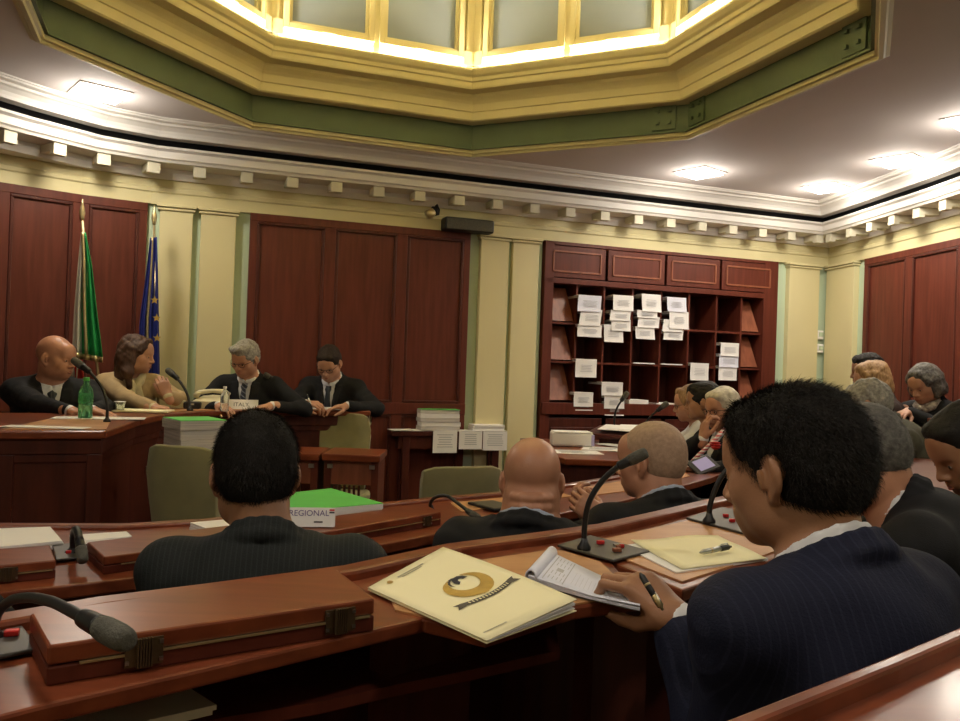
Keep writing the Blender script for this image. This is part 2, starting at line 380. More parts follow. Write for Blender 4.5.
# local: +x along, -y into room. Wall plane y=0; recess goes to +y
cols = [bu(p) for p in (549, 575.6, 603, 631.4, 660, 688, 715.6, 740.5, 761)]
rows = [1.04, 1.39, 1.725, 2.06]
f = MB()
f.box((cols[0]/2-.0, .15, TOPZ/2), (cols[0]+.02, D+.04, TOPZ)); f.box(((BL+cols[-1])/2, .15, TOPZ/2), (BL-cols[-1]+.02, D+.04, TOPZ))
f.box((BL/2, .15, 2.405), (BL, D+.04, .03)); f.box((BL/2, .15, 2.085), (BL, D+.04, .045)); f.box((BL/2, .14, .99), (BL, D+.05, .10))
f.build('carcass', M['wood'], bk, bevel=.003)
MB().box((BL/2, .335, 1.2), (BL-.02, .02, 2.4)).build('back_panel', M['wood_dark'], bk)
for c in cols[1:-1]:
    MB().box((c, .165, 1.55), (.018, D, 1.03)).build('divider', M['wood'], bk)
for r_ in rows[1:-1]:
    MB().box(((cols[0]+cols[-1])/2, .165, r_), (cols[-1]-cols[0], D-.005, .018)).build('shelf', M['wood'], bk)
for i, (a, b) in enumerate(((cols[0], cols[1]), (cols[-2], cols[-1]))):
    for k in range(3):
        z0, z1 = rows[k]+.02, rows[k+1]-.02
        mb = MB(); w0 = .012; e2 = .05
        xa, xb = a+.012, b-.012
        # display board leaning back, narrower at its top
        xt = (xa+.0, xb-.035) if True else 0
        vs = [(xa, .02, z0), (xb, .02, z0), (xt[1], .13, z1), (xt[0], .13, z1)]
        mb.add(vs+[(x, y+.012, z) for x, y, z in vs], [(0, 1, 2, 3), (7, 6, 5, 4), (0, 4, 5, 1), (1, 5, 6, 2), (2, 6, 7, 3), (3, 7, 4, 0)])
        mb.build('display_board', M['wood_lt'], bk)
dc = [bu(p, 262) for p in (545, 605, 664, 719, 773)]
for i in range(4):
    a, b = dc[i]+.012, dc[i+1]-.012; z0, z1 = 2.115, 2.385
    dr = MB().box(((a+b)/2, -.028, (z0+z1)/2), (b-a, .02, z1-z0)).build('door', M['wood'], bk, bevel=.003)
    g = MB(); w_ = .016
    x0, x1, y0, y1 = a+.05, b-.05, z0+.05, z1-.05
    g.box(((x0+x1)/2, -.042, y0), (x1-x0, .012, w_)).box(((x0+x1)/2, -.042, y1), (x1-x0, .012, w_)).box((x0, -.042, (y0+y1)/2), (w_, .012, y1-y0)).box((x1, -.042, (y0+y1)/2), (w_, .012, y1-y0))
    g.build('door_moulding', M['wood_lt'], dr, bevel=.003)
for i in range(4):
    a = BL*i/4+.02; b = BL*(i+1)/4-.02
    dr = MB().box(((a+b)/2, -.028, .52), (b-a, .02, .78)).build('door', M['wood_dark'], bk, bevel=.003)
    MB().box(((a+b)/2, -.042, .52), (b-a-.14, .012, .62)).build('door_moulding', M['wood_dark'], dr, bevel=.004)
# paper bundles hanging from the pigeonholes
def lines_mb(x0, x1, z0, z1, n, y, rnd=.3, hh=.0035):
    mb = MB()
    for k in range(n):
        z = z1-(z1-z0)*(k+.5)/n; w = (x1-x0)*(1-random.random()*rnd); c = (x0+x1)/2
        mb.box((c, y, z), (w, .0006, hh))
    return mb
ordc = {1: 'second', 2: 'third', 3: 'fourth', 4: 'fifth', 5: 'sixth', 6: 'seventh'}
def bundle(col, rect, k, n, lab, pz=None, tilt=0, m='paper', group='document bundles in the bookcase'):
    x0, y0, x1, y1 = rect
    u0, u1 = bu(x0, y0), bu(x1, y0); xc = (x0+x1)/2
    def zz(py):
        d = ray(xc, py); t = (6.01+SL*2.43)/(d.y-SL*d.x); return CH+d.z*t
    zt, zb = zz(y0), zz(y1); off = -.045-.008*(n-k); w = u1-u0; u = (u0+u1)/2-.03
    p = bo+eW*u
    t = thing('document_bundle', lab, 'documents', (p.x, p.y, zt), AW, group)
    cell = min([r_ for r_ in rows if r_ <= zt+.02] or [rows[0]], key=lambda r_: abs(zt-r_))
    th = .030
    MB().box((0, off/2+.10, -.006), (w*.96, .20-off-.012, .02)).build('sheaf', M['paper_e'], t)
    s = MB(); h_ = zt-zb; nseg = 6; A = []; B = []
    for q in range(nseg+1):
        f_ = q/nseg; y = off-.002+.004*math.sin(f_*3)+.012*(1-f_)*0
        dx = tilt*h_*f_
        A.append(Vector((-w/2+dx, y, .006-h_*f_))); B.append(Vector((w/2+dx, y, .006-h_*f_-(.02*tilt)*1)))
    s.quadstrip(A, B)
    s.box((0, (off+.02)/2-.0, .006), (w, -off+.02, .002))
    sh = s.build('cover_sheet', M[m], t); so = sh.modifiers.new('th', 'SOLIDIFY'); so.thickness = .0015; so.offset = 1
    if h_ > .05: lines_mb(-w*.32, w*.32, -h_*.68, -h_*.25, 5, off-.006).build('printed_text', M['ink'], sh)
    return t
sp = {1: [(578, 297, 601, 313), (581, 311, 602, 327), (578, 326, 602, 338)],
      2: [(612, 297, 632, 312), (610, 312, 630, 322), (611, 321, 630, 332), (604, 326, 623, 343)],
      3: [(640, 296, 659, 313), (636, 312, 656, 319), (638, 318, 659, 329), (635, 328, 654, 340)],
      4: [(665, 299, 684, 313), (668, 313, 687, 330), (663, 321, 683, 333), (664, 331, 683, 341)]}
pw = {0: 'topmost of its pile', 1: 'second from the top of its pile', 2: 'third from the top of its pile', 3: 'lowest of its pile'}
for c, l in sp.items():
    for k, rr in enumerate(l):
        q = 'lowest of its pile' if k == len(l)-1 else pw[k]
        bundle(c, rr, k, len(l), 'white bundle high in the %s bookcase column, %s' % (ordc[c], q), tilt=random.uniform(-.14, .14), m='paper_b' if (c == 4 and k == 0) or (c == 1 and k == 0) else 'paper')
bundle(1, (576, 360, 597, 378), 0, 1, 'single white document sheet hanging in the middle row of the second bookcase column')
bundle(1, (574, 393, 593, 407), 0, 2, 'upper white bundle hanging in the bottom row of the second bookcase column')
bundle(1, (576, 399, 593, 411), 1, 2, 'lower white bundle hanging in the bottom row of the second bookcase column')
bundle(2, (601, 383, 622, 396), 0, 3, 'white bundle on top of the pile in the bottom row of the third bookcase column')
bundle(2, (604, 396, 624, 409), 1, 3, 'printed white sheet in the middle of the bottom pile of the third bookcase column')
bundle(2, (605, 403, 624, 416), 2, 3, 'lowest white sheet hanging below the bottom row of the third bookcase column')
bundle(5, (690, 364, 708, 381), 0, 1, 'single white document sheet hanging in the sixth bookcase column')
bundle(6, (719, 344, 737, 357), 0, 3, 'cream topped bundle on top of the pile in the seventh bookcase column')
bundle(6, (718, 355, 737, 368), 1, 3, 'bluish bundle in the middle of the pile in the seventh bookcase column', m='paper_b')
bundle(6, (718, 367, 736, 381), 2, 3, 'lowest white bundle of the pile in the seventh bookcase column')
def flatp(u, z, w, d, h, lab, yy=.08):
    p = bo+eW*u; t = MB().box((0, yy, h/2), (w, d, h)).build('paper_stack', M['paper'], None); t.location = (p.x, p.y, z); t.rotation_euler = (0, 0, AW); tag(t, lab, 'papers', 'papers lying in the bookcase'); return t
flatp(bu(640), 1.042, .20, .20, .035, 'low white paper stack lying at the bottom of the fourth bookcase column')
flatp(bu(668), 1.042, .22, .20, .010, 'thin white papers lying at the bottom of the fifth bookcase column')
flatp(bu(644), 1.400, .22, .20, .010, 'thin white papers lying on the shelf of the fourth bookcase column')
flatp(bu(672), 1.400, .22, .20, .010, 'thin white papers lying on the shelf of the fifth bookcase column')
# ------------------------------------------------------------------ wall fittings
ms = Vector(wp(3.50)); sx = rxy(822, 340)
for i, (py, lab) in enumerate(((335, 'upper of two small white wall thermostats on the pale green corner strip'), (348.5, 'lower of two small white wall thermostats on the pale green corner strip'))):
    q = Vector(wp(fxy(817.5, py))); d = ray(817.5, py); z = CH+d.z*((6.01+SL*2.43)/(d.y-SL*d.x))
    q = q+eW*.0
    t = thing('thermostat', lab, 'thermostat', (q.x, q.y, z), AW, 'thermostats on the corner strip')
    MB().box((0, -.018, 0), (.085, .036, .085)).build('case', M['paper'], t, bevel=.006)
    MB().box((.01, -.037, .005), (.045, .008, .04)).build('display', M['green'], t)
p = Vector(wp(fxy(463, 228))); d = ray(463, 228); z = CH+d.z*((6.01+SL*2.43)/(d.y-SL*d.x))
t = thing('loudspeaker', 'long black loudspeaker bar on the wall beside the pilasters', 'loudspeaker', (p.x, p.y, z), AW)
MB().box((0, -.115, 0), (.42, .13, .105)).build('cabinet', M['black'], t, bevel=.015)
MB().box((0, -.183, 0), (.39, .008, .085)).build('grille', M['rubber'], t)
MB().box((.1, -.04, .0), (.05, .08, .04)).box((-.1, -.04, .0), (.05, .08, .04)).build('bracket', M['steel'], t)
p = Vector(wp(fxy(428, 214))); d = ray(428, 214); z = CH+d.z*((6.01+SL*2.43)/(d.y-SL*d.x))
t = thing('picture_lamp', 'small brass swivel spotlight on the frieze left of the black loudspeaker', 'lamp', (p.x, p.y, z), AW)
MB().box((.04, -.05, .02), (.05, .03, .07)).build('wall_plate', M['black'], t, bevel=.004)
MB().tube([(.04, -.05, .05), (.05, -.08, .065), (.06, -.11, .02), (.05, -.13, -.02), (.01, -.14, -.03)], .008).build('arm', M['black'], t, True)
MB().lathe([(.012, .04), (.03, .03), (.038, 0), (.036, -.035), (.0, -.036)], mtx=Matrix.Translation((-.02, -.14, -.02)) @ Matrix.Rotation(R(60), 4, 'Y')).build('lamp_head', M['brass'], t, True)
# ------------------------------------------------------------------ chairs
def make_chair(lab, loc, rz, group='olive upholstered chairs', w=.40, top=.93):
    t = thing('upholstered_chair', lab, 'chair', loc, rz, group)
    # facing +y ; backrest at y=-.20, gently curved
    mb = MB(); rows_ = []
    n = 9
    for side in (0, 1):
        pass
    A = []
    prof = [(z, y) for z, y in ((.50, -.185), (.60, -.205), (.72, -.225), (.84, -.245), (.90, -.257), (top-.006, -.262), (top, -.275), (top-.006, -.290), (.84, -.287), (.72, -.268), (.60, -.247), (.50, -.225))]
    rows_ = []
    for z, y in prof:
        row = []
        for k in range(n):
            u = -1+2*k/(n-1); ww = w/2*(1 if z < .86 else 1-.05*((z-.86)/.07)**2); ww *= .90+.10*min(1, (z-.50)/.3)
            row.append(Vector((u*ww, y+.045*u*u, z-(.018*u**6 if z > .85 else 0))))
        rows_.append(row)
    mb.sweep(rows_, closed_prof=True); o = mb.build('backrest', M['chair'], t, True, .012)
    MB().box((0, .0, .455), (w+.03, .44, .075)).build('seat', M['chair'], t, True, .025)
    MB().box((0, -.215, .46), (.06, .03, .20), rx=R(12)).box((-.10, -.215, .46), (.03, .02, .2), rx=R(12)).box((.10, -.215, .46), (.03, .02, .2), rx=R(12)).build('back_bracket', M['black'], t)
    for sx_ in (-1, 1):
        for sy in (-1, 1):
            MB().tube([(sx_*.15, sy*.15, .42), (sx_*.19, sy*.20, .0)], .014, 8).build('leg', M['black'], t, True)
    return t
def put_chair(px, py, y, rz, lab, ztop=.93, floor=0, w=.40):
    c = aty(px, py, y); return make_chair(lab, (c.x-math.sin(rz)*.27, y+math.cos(rz)*.27, floor), rz, w=w, top=c.z-floor)
put_chair(177, 445, 3.45, R(-14), 'olive upholstered chair before the dais beside the green topped document stack', .968, w=.33)
put_chair(348, 413, 5.55, R(176), 'olive upholstered chair behind the small wooden desks, by the dais end', .985, w=.34)
put_chair(466, 466, 3.5, R(24), 'olive upholstered chair turned away in front of the table with hanging papers', .945, w=.36)
put_chair(940, 432, 3.6, R(10), 'olive upholstered chair partly hidden at the right edge of the photo', 1.02, w=.34)
# ------------------------------------------------------------------ dais desk
DZ = 1.0
dl = [atz(-150, 432, DZ), atz(0, 431, DZ), atz(60, 431, DZ), atz(106, 431, DZ), atz(122, 425.5, DZ), atz(140, 419, DZ), atz(165, 414, DZ), atz(200, 411.5, DZ), atz(240, 410.5, DZ), atz(300, 410.5, DZ), atz(371, 411, DZ)]
dl = [(p.x, p.y) for p in dl]; dl[0] = (-2.9, dl[1][1]-.10)
e_end = Vector((dl[-1][0], dl[-1][1]))
bk_ = [(e_end.x-.20, e_end.y+.42), (-1.3, 5.52), (-1.75, 5.30), (-2.15, 4.7), (-2.25, 4.45), (-2.9, 4.1)]
dais_poly = dl+bk_
dt = thing('dais_desk', 'long curved mahogany dais desk with panelled front on the left', 'desk', (-1.6, 4.4, 0))
rel(MB().prism(dais_poly, DZ-.035, DZ), dt).build('desk_top', M['wood_h'], dt, bevel=.008)
def inset(path, d): return offs(path, d)
fr = offs(dl, -.05)
# front panel along the visible edge
mb = MB(); fp = offs(dl, -.04); fq = offs(dl, -.07)
mb.sweep([[(*q, z) for q in pth] for pth, z in ((fp, .0), (fp, DZ-.035), (fq, DZ-.035), (fq, .0))], closed_prof=True)
rel(mb, dt).build('front_panel', M['wood_dark'], dt)
mb = MB()
for z0, z1, d_ in ((DZ-.10, DZ-.035, -.020), (.0, .10, -.02), (DZ-.135, DZ-.10, -.03)):
    a_, b_ = offs(dl, d_), offs(dl, -.045)
    mb.sweep([[(*q, z) for q in pth] for pth, z in ((a_, z0), (a_, z1), (b_, z1), (b_, z0))], closed_prof=True)
rel(mb, dt).build('edge_moulding', M['wood_dark'], dt, bevel=.005)
mb = MB(); fa = Vector(dl[1]); fb = Vector(dl[3]); ee = (fb-fa).normalized(); nn = Vector((ee.y, -ee.x)); aa = math.atan2(ee.y, ee.x); LL = (fb-fa).length
for u in (.02, LL-.04):
    q = fa+ee*u-nn*.035; mb.box((q.x, q.y, .5), (.06, .02, .8), aa)
rel(mb, dt).build('front_frame', M['wood_dark'], dt, bevel=.004)
# inlaid writing surfaces
inl = [(p[0], p[1]) for p in offs(dl[1:4], -.06)]
tp = inl+[(inl[-1][0]-.30, inl[-1][1]+.75), (inl[0][0]-.15, inl[0][1]+.75)]
rel(MB().prism(tp, DZ, DZ+.003), dt).build('writing_surface', M['tan'], dt)
inl = offs(dl[6:], -.06); bkk = offs(dl[6:], -.30)
rel(MB().prism(inl+bkk[::-1], DZ, DZ+.003), dt).build('writing_surface', M['tan'], dt)
struct(MB().prism([(-4.0, 3.6)]+[(p[0], p[1]+.12) for p in dl[1:]]+[(-.2, 6.5), (-.9, 6.52), (-2.4, 5.95), (-3.1, 5.4), (-3.9, 4.0)], 0, .2), M['floor'], 'floor_dais')
# ------------------------------------------------------------------ small desks in the well
def small_desk(px0, px1, pyt, y, lab, dz=.38):
    a = aty(px0, pyt, y); b = aty(px1, pyt, y); w = abs(b.x-a.x); c = (a+b)/2; zt = .80
    t = thing('small_desk', lab, 'desk', (c.x, y, 0), 0, 'small wooden desks in the well')
    MB().box((0, dz/2, zt-.02), (w, dz, .04)).build('desk_top', M['wood_h'], t, bevel=.006)
    MB().box((-w/2+.03, dz/2, zt/2-.02), (.04, dz-.06, zt-.04)).build('side_panel', M['wood'], t)
    MB().box((w/2-.03, dz/2, zt/2-.02), (.04, dz-.06, zt-.04)).build('side_panel', M['wood'], t)
    MB().box((0, .05, zt-.11), (w-.10, .02, .13)).build('front_panel', M['wood_lt'], t)
    g = MB()
    n = int((w-.14)/.028)
    for k in range(n): g.box((-w/2+.07+k*.028, .05, zt-.34), (.012, .02, .32))
    g.build('grille', M['wood_dark'], t)
    for sx_ in (-1, 1): MB().box((sx_*(w/2-.045), .02, zt-.07), (.03, .012, .022)).build('hinge', M['steel'], t)
    return t
small_desk(322, 380, 452, 4.72, 'right one of the two small wooden desks with slatted grilles')
small_desk(252, 319, 452, 4.70, 'left one of the two small wooden desks, mostly behind the dark haired man')
# side table with documents and hanging notices
ta = thing('side_table', 'dark wooden side table against the panelling holding papers', 'table', (0, 0, 0))
zt = .80; q0 = atz(392, 431, zt); q1 = atz(506, 432, zt)
u0 = Vector((q0.x, q0.y)); u1 = Vector((q1.x, q1.y)); ta.location = (u0.x, u0.y, 0)
te = (u1-u0).normalized(); tang = math.atan2(te.y, te.x); ta.rotation_euler = (0, 0, tang); tw = (u1-u0).length; td = .17
MB().box((tw/2, td/2, zt-.02), (tw, td, .04)).build('table_top', M['wood_dark'], ta, bevel=.005)
MB().box((tw/2, td/2, zt-.09), (tw-.12, td-.05, .10)).build('apron', M['wood_dark'], ta)
for x in (.12, tw-.08):
    for y in (.035, td-.035): MB().box((x, y, (zt-.04)/2), (.06, .05, zt-.04)).build('leg', M['wood_dark'], ta, bevel=.004)
def on_table(px, dy=0.0):
    d = ray(px, 430); t = ((u0.x*te.y-u0.y*te.x)/(d.x*te.y-d.y*te.x)); return (Vector((d.x*t, d.y*t))-u0).length
def tl(x, y): v = u0+te*x+Vector((-te.y, te.x))*y; return v
def stack_books(name, lab, cat, px0, px1, dy, n, th, z, mats, top=None, dep=.155, group=None, jit=.006):
    x0, x1 = on_table(px0), on_table(px1); v = tl((x0+x1)/2, dy)
    t = thing(name, lab, cat, (v.x, v.y, z), tang, group)
    for k in range(n):
        MB().box((random.uniform(-jit, jit), random.uniform(-jit, jit), th*(k+.5)), ((x1-x0), dep, th*.94), random.uniform(-.02, .02)).build('volume', M[mats[k % len(mats)]], t)
    if top: MB().box((0, 0, th*n+.001), ((x1-x0), dep, .003)).build('cover', M[top], t)
    return t
stack_books('document_stack', 'tall stack of white documents with a green cover on the side table', 'documents', 421, 460, .085, 5, .033, zt+.006, ['paper_e', 'paper'], 'greenc')
stack_books('document_stack', 'lower stack of white documents at the right end of the side table', 'documents', 474, 505, .085, 3, .016, zt+.006, ['paper'])
v = tl(tw*.33, .085); o = MB().box((0, 0, 0), (.50, .15, .006), .03).box((-.22, -.03, .004), (.2, .13, .004), .2).build('loose_papers', M['paper']); o.location = (v.x, v.y, zt+.002); o.rotation_euler = (0, 0, tang)
o.location.z = zt+.003; tag(o, 'loose white papers spread over the left end of the side table', 'papers')
for i, (a_, b_, y0, y1, lab) in enumerate(((433, 457, 429, 451, 'leftmost of three printed notices hanging from the side table edge'), (459, 482, 430, 448, 'middle one of three printed notices hanging from the side table edge'), (483, 507, 429, 448, 'rightmost of three printed notices hanging from the side table edge'))):
    x0, x1 = on_table(a_), on_table(b_); v = tl((x0+x1)/2, -.006); h = (y1-y0)/CF*v.length
    t = thing('notice_sheet', lab, 'notice', (v.x, v.y, zt+.005), tang, 'printed notices hanging from the side table')
    s = MB().box((0, -.004, -h/2), (x1-x0, .0015, h)).box((0, .04, .004), (x1-x0, .09, .0015)); s.build('sheet', M['paper_e'] if i < 0 else M['beige'] if 0 else M['paper'], t)
    lines_mb(-.07, .07, -h*.78, -h*.12, 6, -.0055, .35, .006).build('printed_text', M['ink'], t)
# ------------------------------------------------------------------ counter with papers before the bookcase
cz = .82
cp = [atz(520, 446, cz), atz(566, 459, cz), atz(660, 462, cz), atz(700, 455, cz), atz(690, 437, cz), atz(600, 440, cz), atz(520, 438, cz)]
cp = [(p.x, p.y) for p in cp]
ct = thing('front_counter', 'dark wooden counter strewn with papers in front of the bookcase', 'desk', (cp[1][0], cp[1][1], 0))
rel(MB().prism(cp, cz-.035, cz), ct).build('counter_top', M['wood_h'], ct, bevel=.006)
pth = cp[:4]; a_, b_ = offs(pth, -.04), offs(pth, -.07)
rel(MB().sweep([[(*q, z) for q in p_] for p_, z in ((a_, 0), (a_, cz-.035), (b_, cz-.035), (b_, 0))], closed_prof=True), ct).build('front_panel', M['wood_dark'], ct)
qa, qb = Vector(a_[1]), Vector(a_[2]); ea = (qb-qa).normalized(); m0 = (qa+qb)/2+Vector((ea.y, -ea.x))*.008
rel(MB().box((m0.x, m0.y, .55), ((qb-qa).length*.7, .02, .28), math.atan2(ea.y, ea.x)), ct).build('front_moulding', M['wood'], ct, bevel=.006)
def sheet(px, py, z, w, d, rz, lab, th=.002, m='paper', group=None, name='paper_sheet', lines=0, cat='paper'):
    p = atz(px, py, z+th/2); o = MB().box((0, 0, 0), (w, d, th)).build(name, M[m]); o.location = p; o.rotation_euler = (0, 0, rz); tag(o, lab, cat, group)
    if lines: lines_top(o, w, d, th/2, lines)
    return o
def lines_top(par, w, d, z, n, y0=-.35, y1=.35, m='ink'):
    mb = MB()
    for k in range(n):
        y = (y1-(y1-y0)*(k+.5)/n)*d; ww = w*.7*(1-random.random()*.3); mb.box((-(w*.7-ww)/2, y, z+.0006), (ww, d*.012, .0008))
    return mb.build('printed_text', M[m], par)
t = sheet(576, 452, cz, .30, .22, R(5), 'printed sheet at the left of the front counter', lines=8, group='sheets on the front counter')
sheet(606, 449, cz+.002, .30, .24, R(-12), 'printed sheet in the middle of the front counter', lines=8, group='sheets on the front counter')
sheet(640, 452, cz+.004, .30, .24, R(20), 'white sheet on the front counter just left of the grey haired man', group='sheets on the front counter')
sheet(620, 445, cz+.006, .22, .26, R(40), 'crumpled white sheet at the back of the front counter', group='sheets on the front counter')
p = atz(571, 446, cz)
t = thing('document_package', 'thick white wrapped document package lying on the front counter', 'documents', (p.x, p.y, cz+.003), R(2))
MB().box((0, 0, .045), (.27, .17, .09)).build('wrapped_block', M['paper'], t, bevel=.012)
MB().box((-.01, -.088, .045), (.21, .002, .06)).build('label', M['paper'], t)
MB().box((.13, 0, .045), (.02, .175, .07)).build('blue_band', mat('lilac_band', (.40, .36, .62), .6), t)
MB().box((.0, .0, .093), (.25, .17, .004), .04).build('loose_sheet', M['paper'], t)
# raised lectern ledge beyond
p = atz(618, 431, .92)
t = thing('reading_desk', 'dark slanted reading desk edge with papers below the bookcase', 'desk', (p.x, p.y, 0), R(-28))
MB().box((0, .15, .895), (.48, .30, .03), rx=R(8)).build('desk_top', M['wood_dark'], t, bevel=.005)
MB().box((0, .15, .43), (.3, .2, .86)).build('pedestal', M['wood_dark'], t)
o = MB().box((0, 0, 0), (.30, .18, .004)).box((.08, .03, .004), (.22, .18, .004), .2).build('loose_papers', M['paper']); o.location = (p.x+.05, p.y+.12, .932); o.rotation_euler = (R(8), 0, R(-28)); tag(o, 'white papers lying on the slanted reading desk', 'papers')
# ------------------------------------------------------------------ right hand desk
rz_ = 1.12
rp = [atz(862, 408, rz_), atz(905, 413, rz_), atz(985, 430, rz_)]
rp = [(p.x, p.y) for p in rp]; rp += [(p[0]+.30, p[1]+.28) for p in rp[::-1]]
rt = thing('side_desk', 'mahogany desk by the right wall in front of the grey haired woman', 'desk', (rp[1][0], rp[1][1], 0))
rel(MB().prism(rp, rz_-.03, rz_), rt).build('desk_top', M['wood_h'], rt, bevel=.006)
a_, b_ = offs(rp[:3], -.03), offs(rp[:3], -.06)
rel(MB().sweep([[(*q, z) for q in p_] for p_, z in ((a_, 0), (a_, rz_-.03), (b_, rz_-.03), (b_, 0))], closed_prof=True), rt).build('front_panel', M['wood'], rt)
sheet(925, 414.5, rz_, .40, .10, R(-12), 'white paper on the desk of the grey haired woman', group=None)
# ------------------------------------------------------------------ front row desk (row F) and main desk (row A)
HIN = []
M['bronze'] = mat('dark_bronze', (.13, .085, .045), .4, metal=.6, noise=.3, nscale=40)
def brass_hinge(root, p, ang, z, n=1):
    h = thing('hinge', None, None); 
    h.parent = root
def px_poly(l, z): return [tuple(atz(a, b, z)[:2]) for a, b in l]
def make_row(name, lab, far, near, z, rimh=.03, floorz=0, thick=.03):
    root = thing(name, lab, 'desk', (far[len(far)//2][0], far[len(far)//2][1], 0))
    rel(MB().prism(list(near)+list(far)[::-1], z-thick, z), root).build('desk_top', M['wood_h'], root, bevel=.004)
    a_, b_ = offs(far, -.012), offs(far, .030)
    rel(MB().sweep([[(*q, zz) for q in p_] for p_, zz in ((a_, z-.035), (a_, z+rimh), (b_, z+rimh), (b_, z-.035))], closed_prof=True), root).build('far_rim', M['wood_h'], root, bevel=.006)
    a_, b_ = offs(far, .005), offs(far, .028)
    rel(MB().sweep([[(*q, zz) for q in p_] for p_, zz in ((a_, floorz), (a_, z-.03), (b_, z-.03), (b_, floorz))], closed_prof=True), root).build('modesty_panel', M['wood_dark'], root)
    return root
def lid(root, quad, z0, box=.02, thick=.02, hinges=(.3,), ledge=True):
    # quad: near-left, near-right, far-right, far-left world xy
    q = [Vector(p) for p in quad]
    o = rel(MB().prism([tuple(p) for p in q], z0, z0+box-.0015), root).build('lid_frame', M['wood'], root, bevel=.002)
    o = rel(MB().prism([tuple(p) for p in q], z0+box, z0+box+thick), root).build('lid', M['wood_h'], root, bevel=.003)
    e = (q[1]-q[0]).normalized(); n = Vector((e.y, -e.x)); L = (q[1]-q[0]).length; ang = math.atan2(e.y, e.x)
    c = q[0]+e*L*.53+n*.001; rel(MB().box((c.x, c.y, z0+box-.001), (L*.90, .004, .0022), ang), root).build('piano_strip', M['brass'], root)
    for h in hinges:
        c = q[0]+e*L*h+n*.002
        hb = rel(MB().box((c.x, c.y, z0+box), (.038, .003, .028), ang), root).build('hinge', M['bronze'], root)
        kn = MB()
        for k in range(6):
            c2 = c+e*(-.007+.0028*k)+n*.003; kn.box((c2.x, c2.y, z0+box), (.0018, .006, .030), ang)
        rel(kn, root).build('hinge_knuckle', M['bronze'], hb)
        sc_ = MB()
        for du in (-.017, .017):
            for dz in (-.009, .009):
                c2 = c+e*du+n*.002; sc_.box((c2.x, c2.y, z0+box+dz), (.004, .002, .004), ang)
        rel(sc_, root).build('screw', M['steel'], hb)
def ext(p, q, t):  # point beyond q
    return (q[0]+(q[0]-p[0])*t, q[1]+(q[1]-p[1])*t)
# row F
zF = .83
farF = px_poly([(-140, 533), (0, 527.5), (120, 528), (205, 523), (300, 511), (370, 507), (440, 500), (500, 495), (570, 486), (640, 474), (700, 462), (745, 452)], zF)
nearF = px_poly([(-140, 604), (0, 592), (60, 586), (140, 577), (230, 566), (300, 556), (378, 545), (462, 529), (530, 519), (600, 506), (660, 492), (710, 478), (752, 462)], zF)
rF = make_row('front_row_desk', 'long curved mahogany desk of the front row with hinged lids', farF, nearF, zF, rimh=.012, floorz=0)
def quad_px(l, z): return [tuple(atz(a, b, z)[:2]) for a, b in l]
lid(rF, quad_px([(-130, 578), (56, 560), (50, 545), (-130, 558)], zF+.04), zF, hinges=(.72,))
lid(rF, quad_px([(104, 557), (292, 533), (282, 519), (87, 542)], zF+.04), zF, hinges=(.20, .85))
lid(rF, quad_px([(205, 544), (368, 528), (331, 514), (190, 531)], zF+.04), zF, hinges=()) if 0 else None
lid(rF, quad_px([(306, 535), (441, 512), (424, 504), (300, 520)], zF+.04), zF, hinges=(.88,))
rel(MB().prism(quad_px([(462, 512), (520, 504), (572, 496), (556, 491), (500, 498), (450, 503)], zF+.002), zF+.0002, zF+.003), rF).build('writing_surface', M['tan'], rF)
rel(MB().prism(quad_px([(575, 498), (640, 489), (690, 476), (680, 470), (640, 478), (580, 488)], zF+.002), zF+.0002, zF+.003), rF).build('writing_surface', M['tan'], rF)
# row A
zA = 1.0
farA = px_poly([(-60, 640), (0, 628), (100, 610), (200, 597), (300, 583), (345, 576.5), (450, 553), (540, 541), (600, 532), (660, 518), (700, 508), (740, 499), (800, 483), (860, 466), (930, 446)], zA)
farA[0] = (farA[1][0]-.5, farA[1][1]-.42)
nearA = px_poly([(0, 716), (48, 704), (180, 674), (300, 646), (424, 618), (486, 633), (575, 606), (640, 598), (612, 562), (682, 590), (760, 564), (850, 530), (835, 505), (900, 520), (960, 490)], zA)
nearA = [(nearA[0][0]-.42, nearA[0][1]-.36)]+nearA
rA = make_row('middle_row_desk', 'nearest long mahogany desk with hinged lid, carrying the cream folder', farA, nearA, zA, rimh=.016, floorz=.15, thick=.020)
lid(rA, quad_px([(48, 646), (375, 598), (337, 569), (30, 613)], zA+.04), zA, hinges=(.25, .87))
# second hinge under the microphone head
q = quad_px([(48, 646), (375, 598), (337, 569), (30, 613)], zA+.04)
lid(rA, [(q[0][0]-.62, q[0][1]-.52), (q[0][0]-.11, q[0][1]-.095), (q[3][0]-.10, q[3][1]-.085), (q[3][0]-.62, q[3][1]-.52)], zA, hinges=(.5,))
rel(MB().prism(quad_px([(395, 612), (425, 618), (486, 636), (572, 606), (634, 596), (600, 563), (562, 552), (545, 552), (450, 566), (385, 585)], zA), zA+.0002, zA+.003), rA).build('writing_surface', M['tan'], rA)
rel(MB().prism(quad_px([(618, 558), (682, 583), (757, 559), (840, 528), (800, 497), (740, 511), (700, 519), (660, 528), (600, 541)], zA), zA+.0002, zA+.003), rA).build('writing_surface', M['tan'], rA)
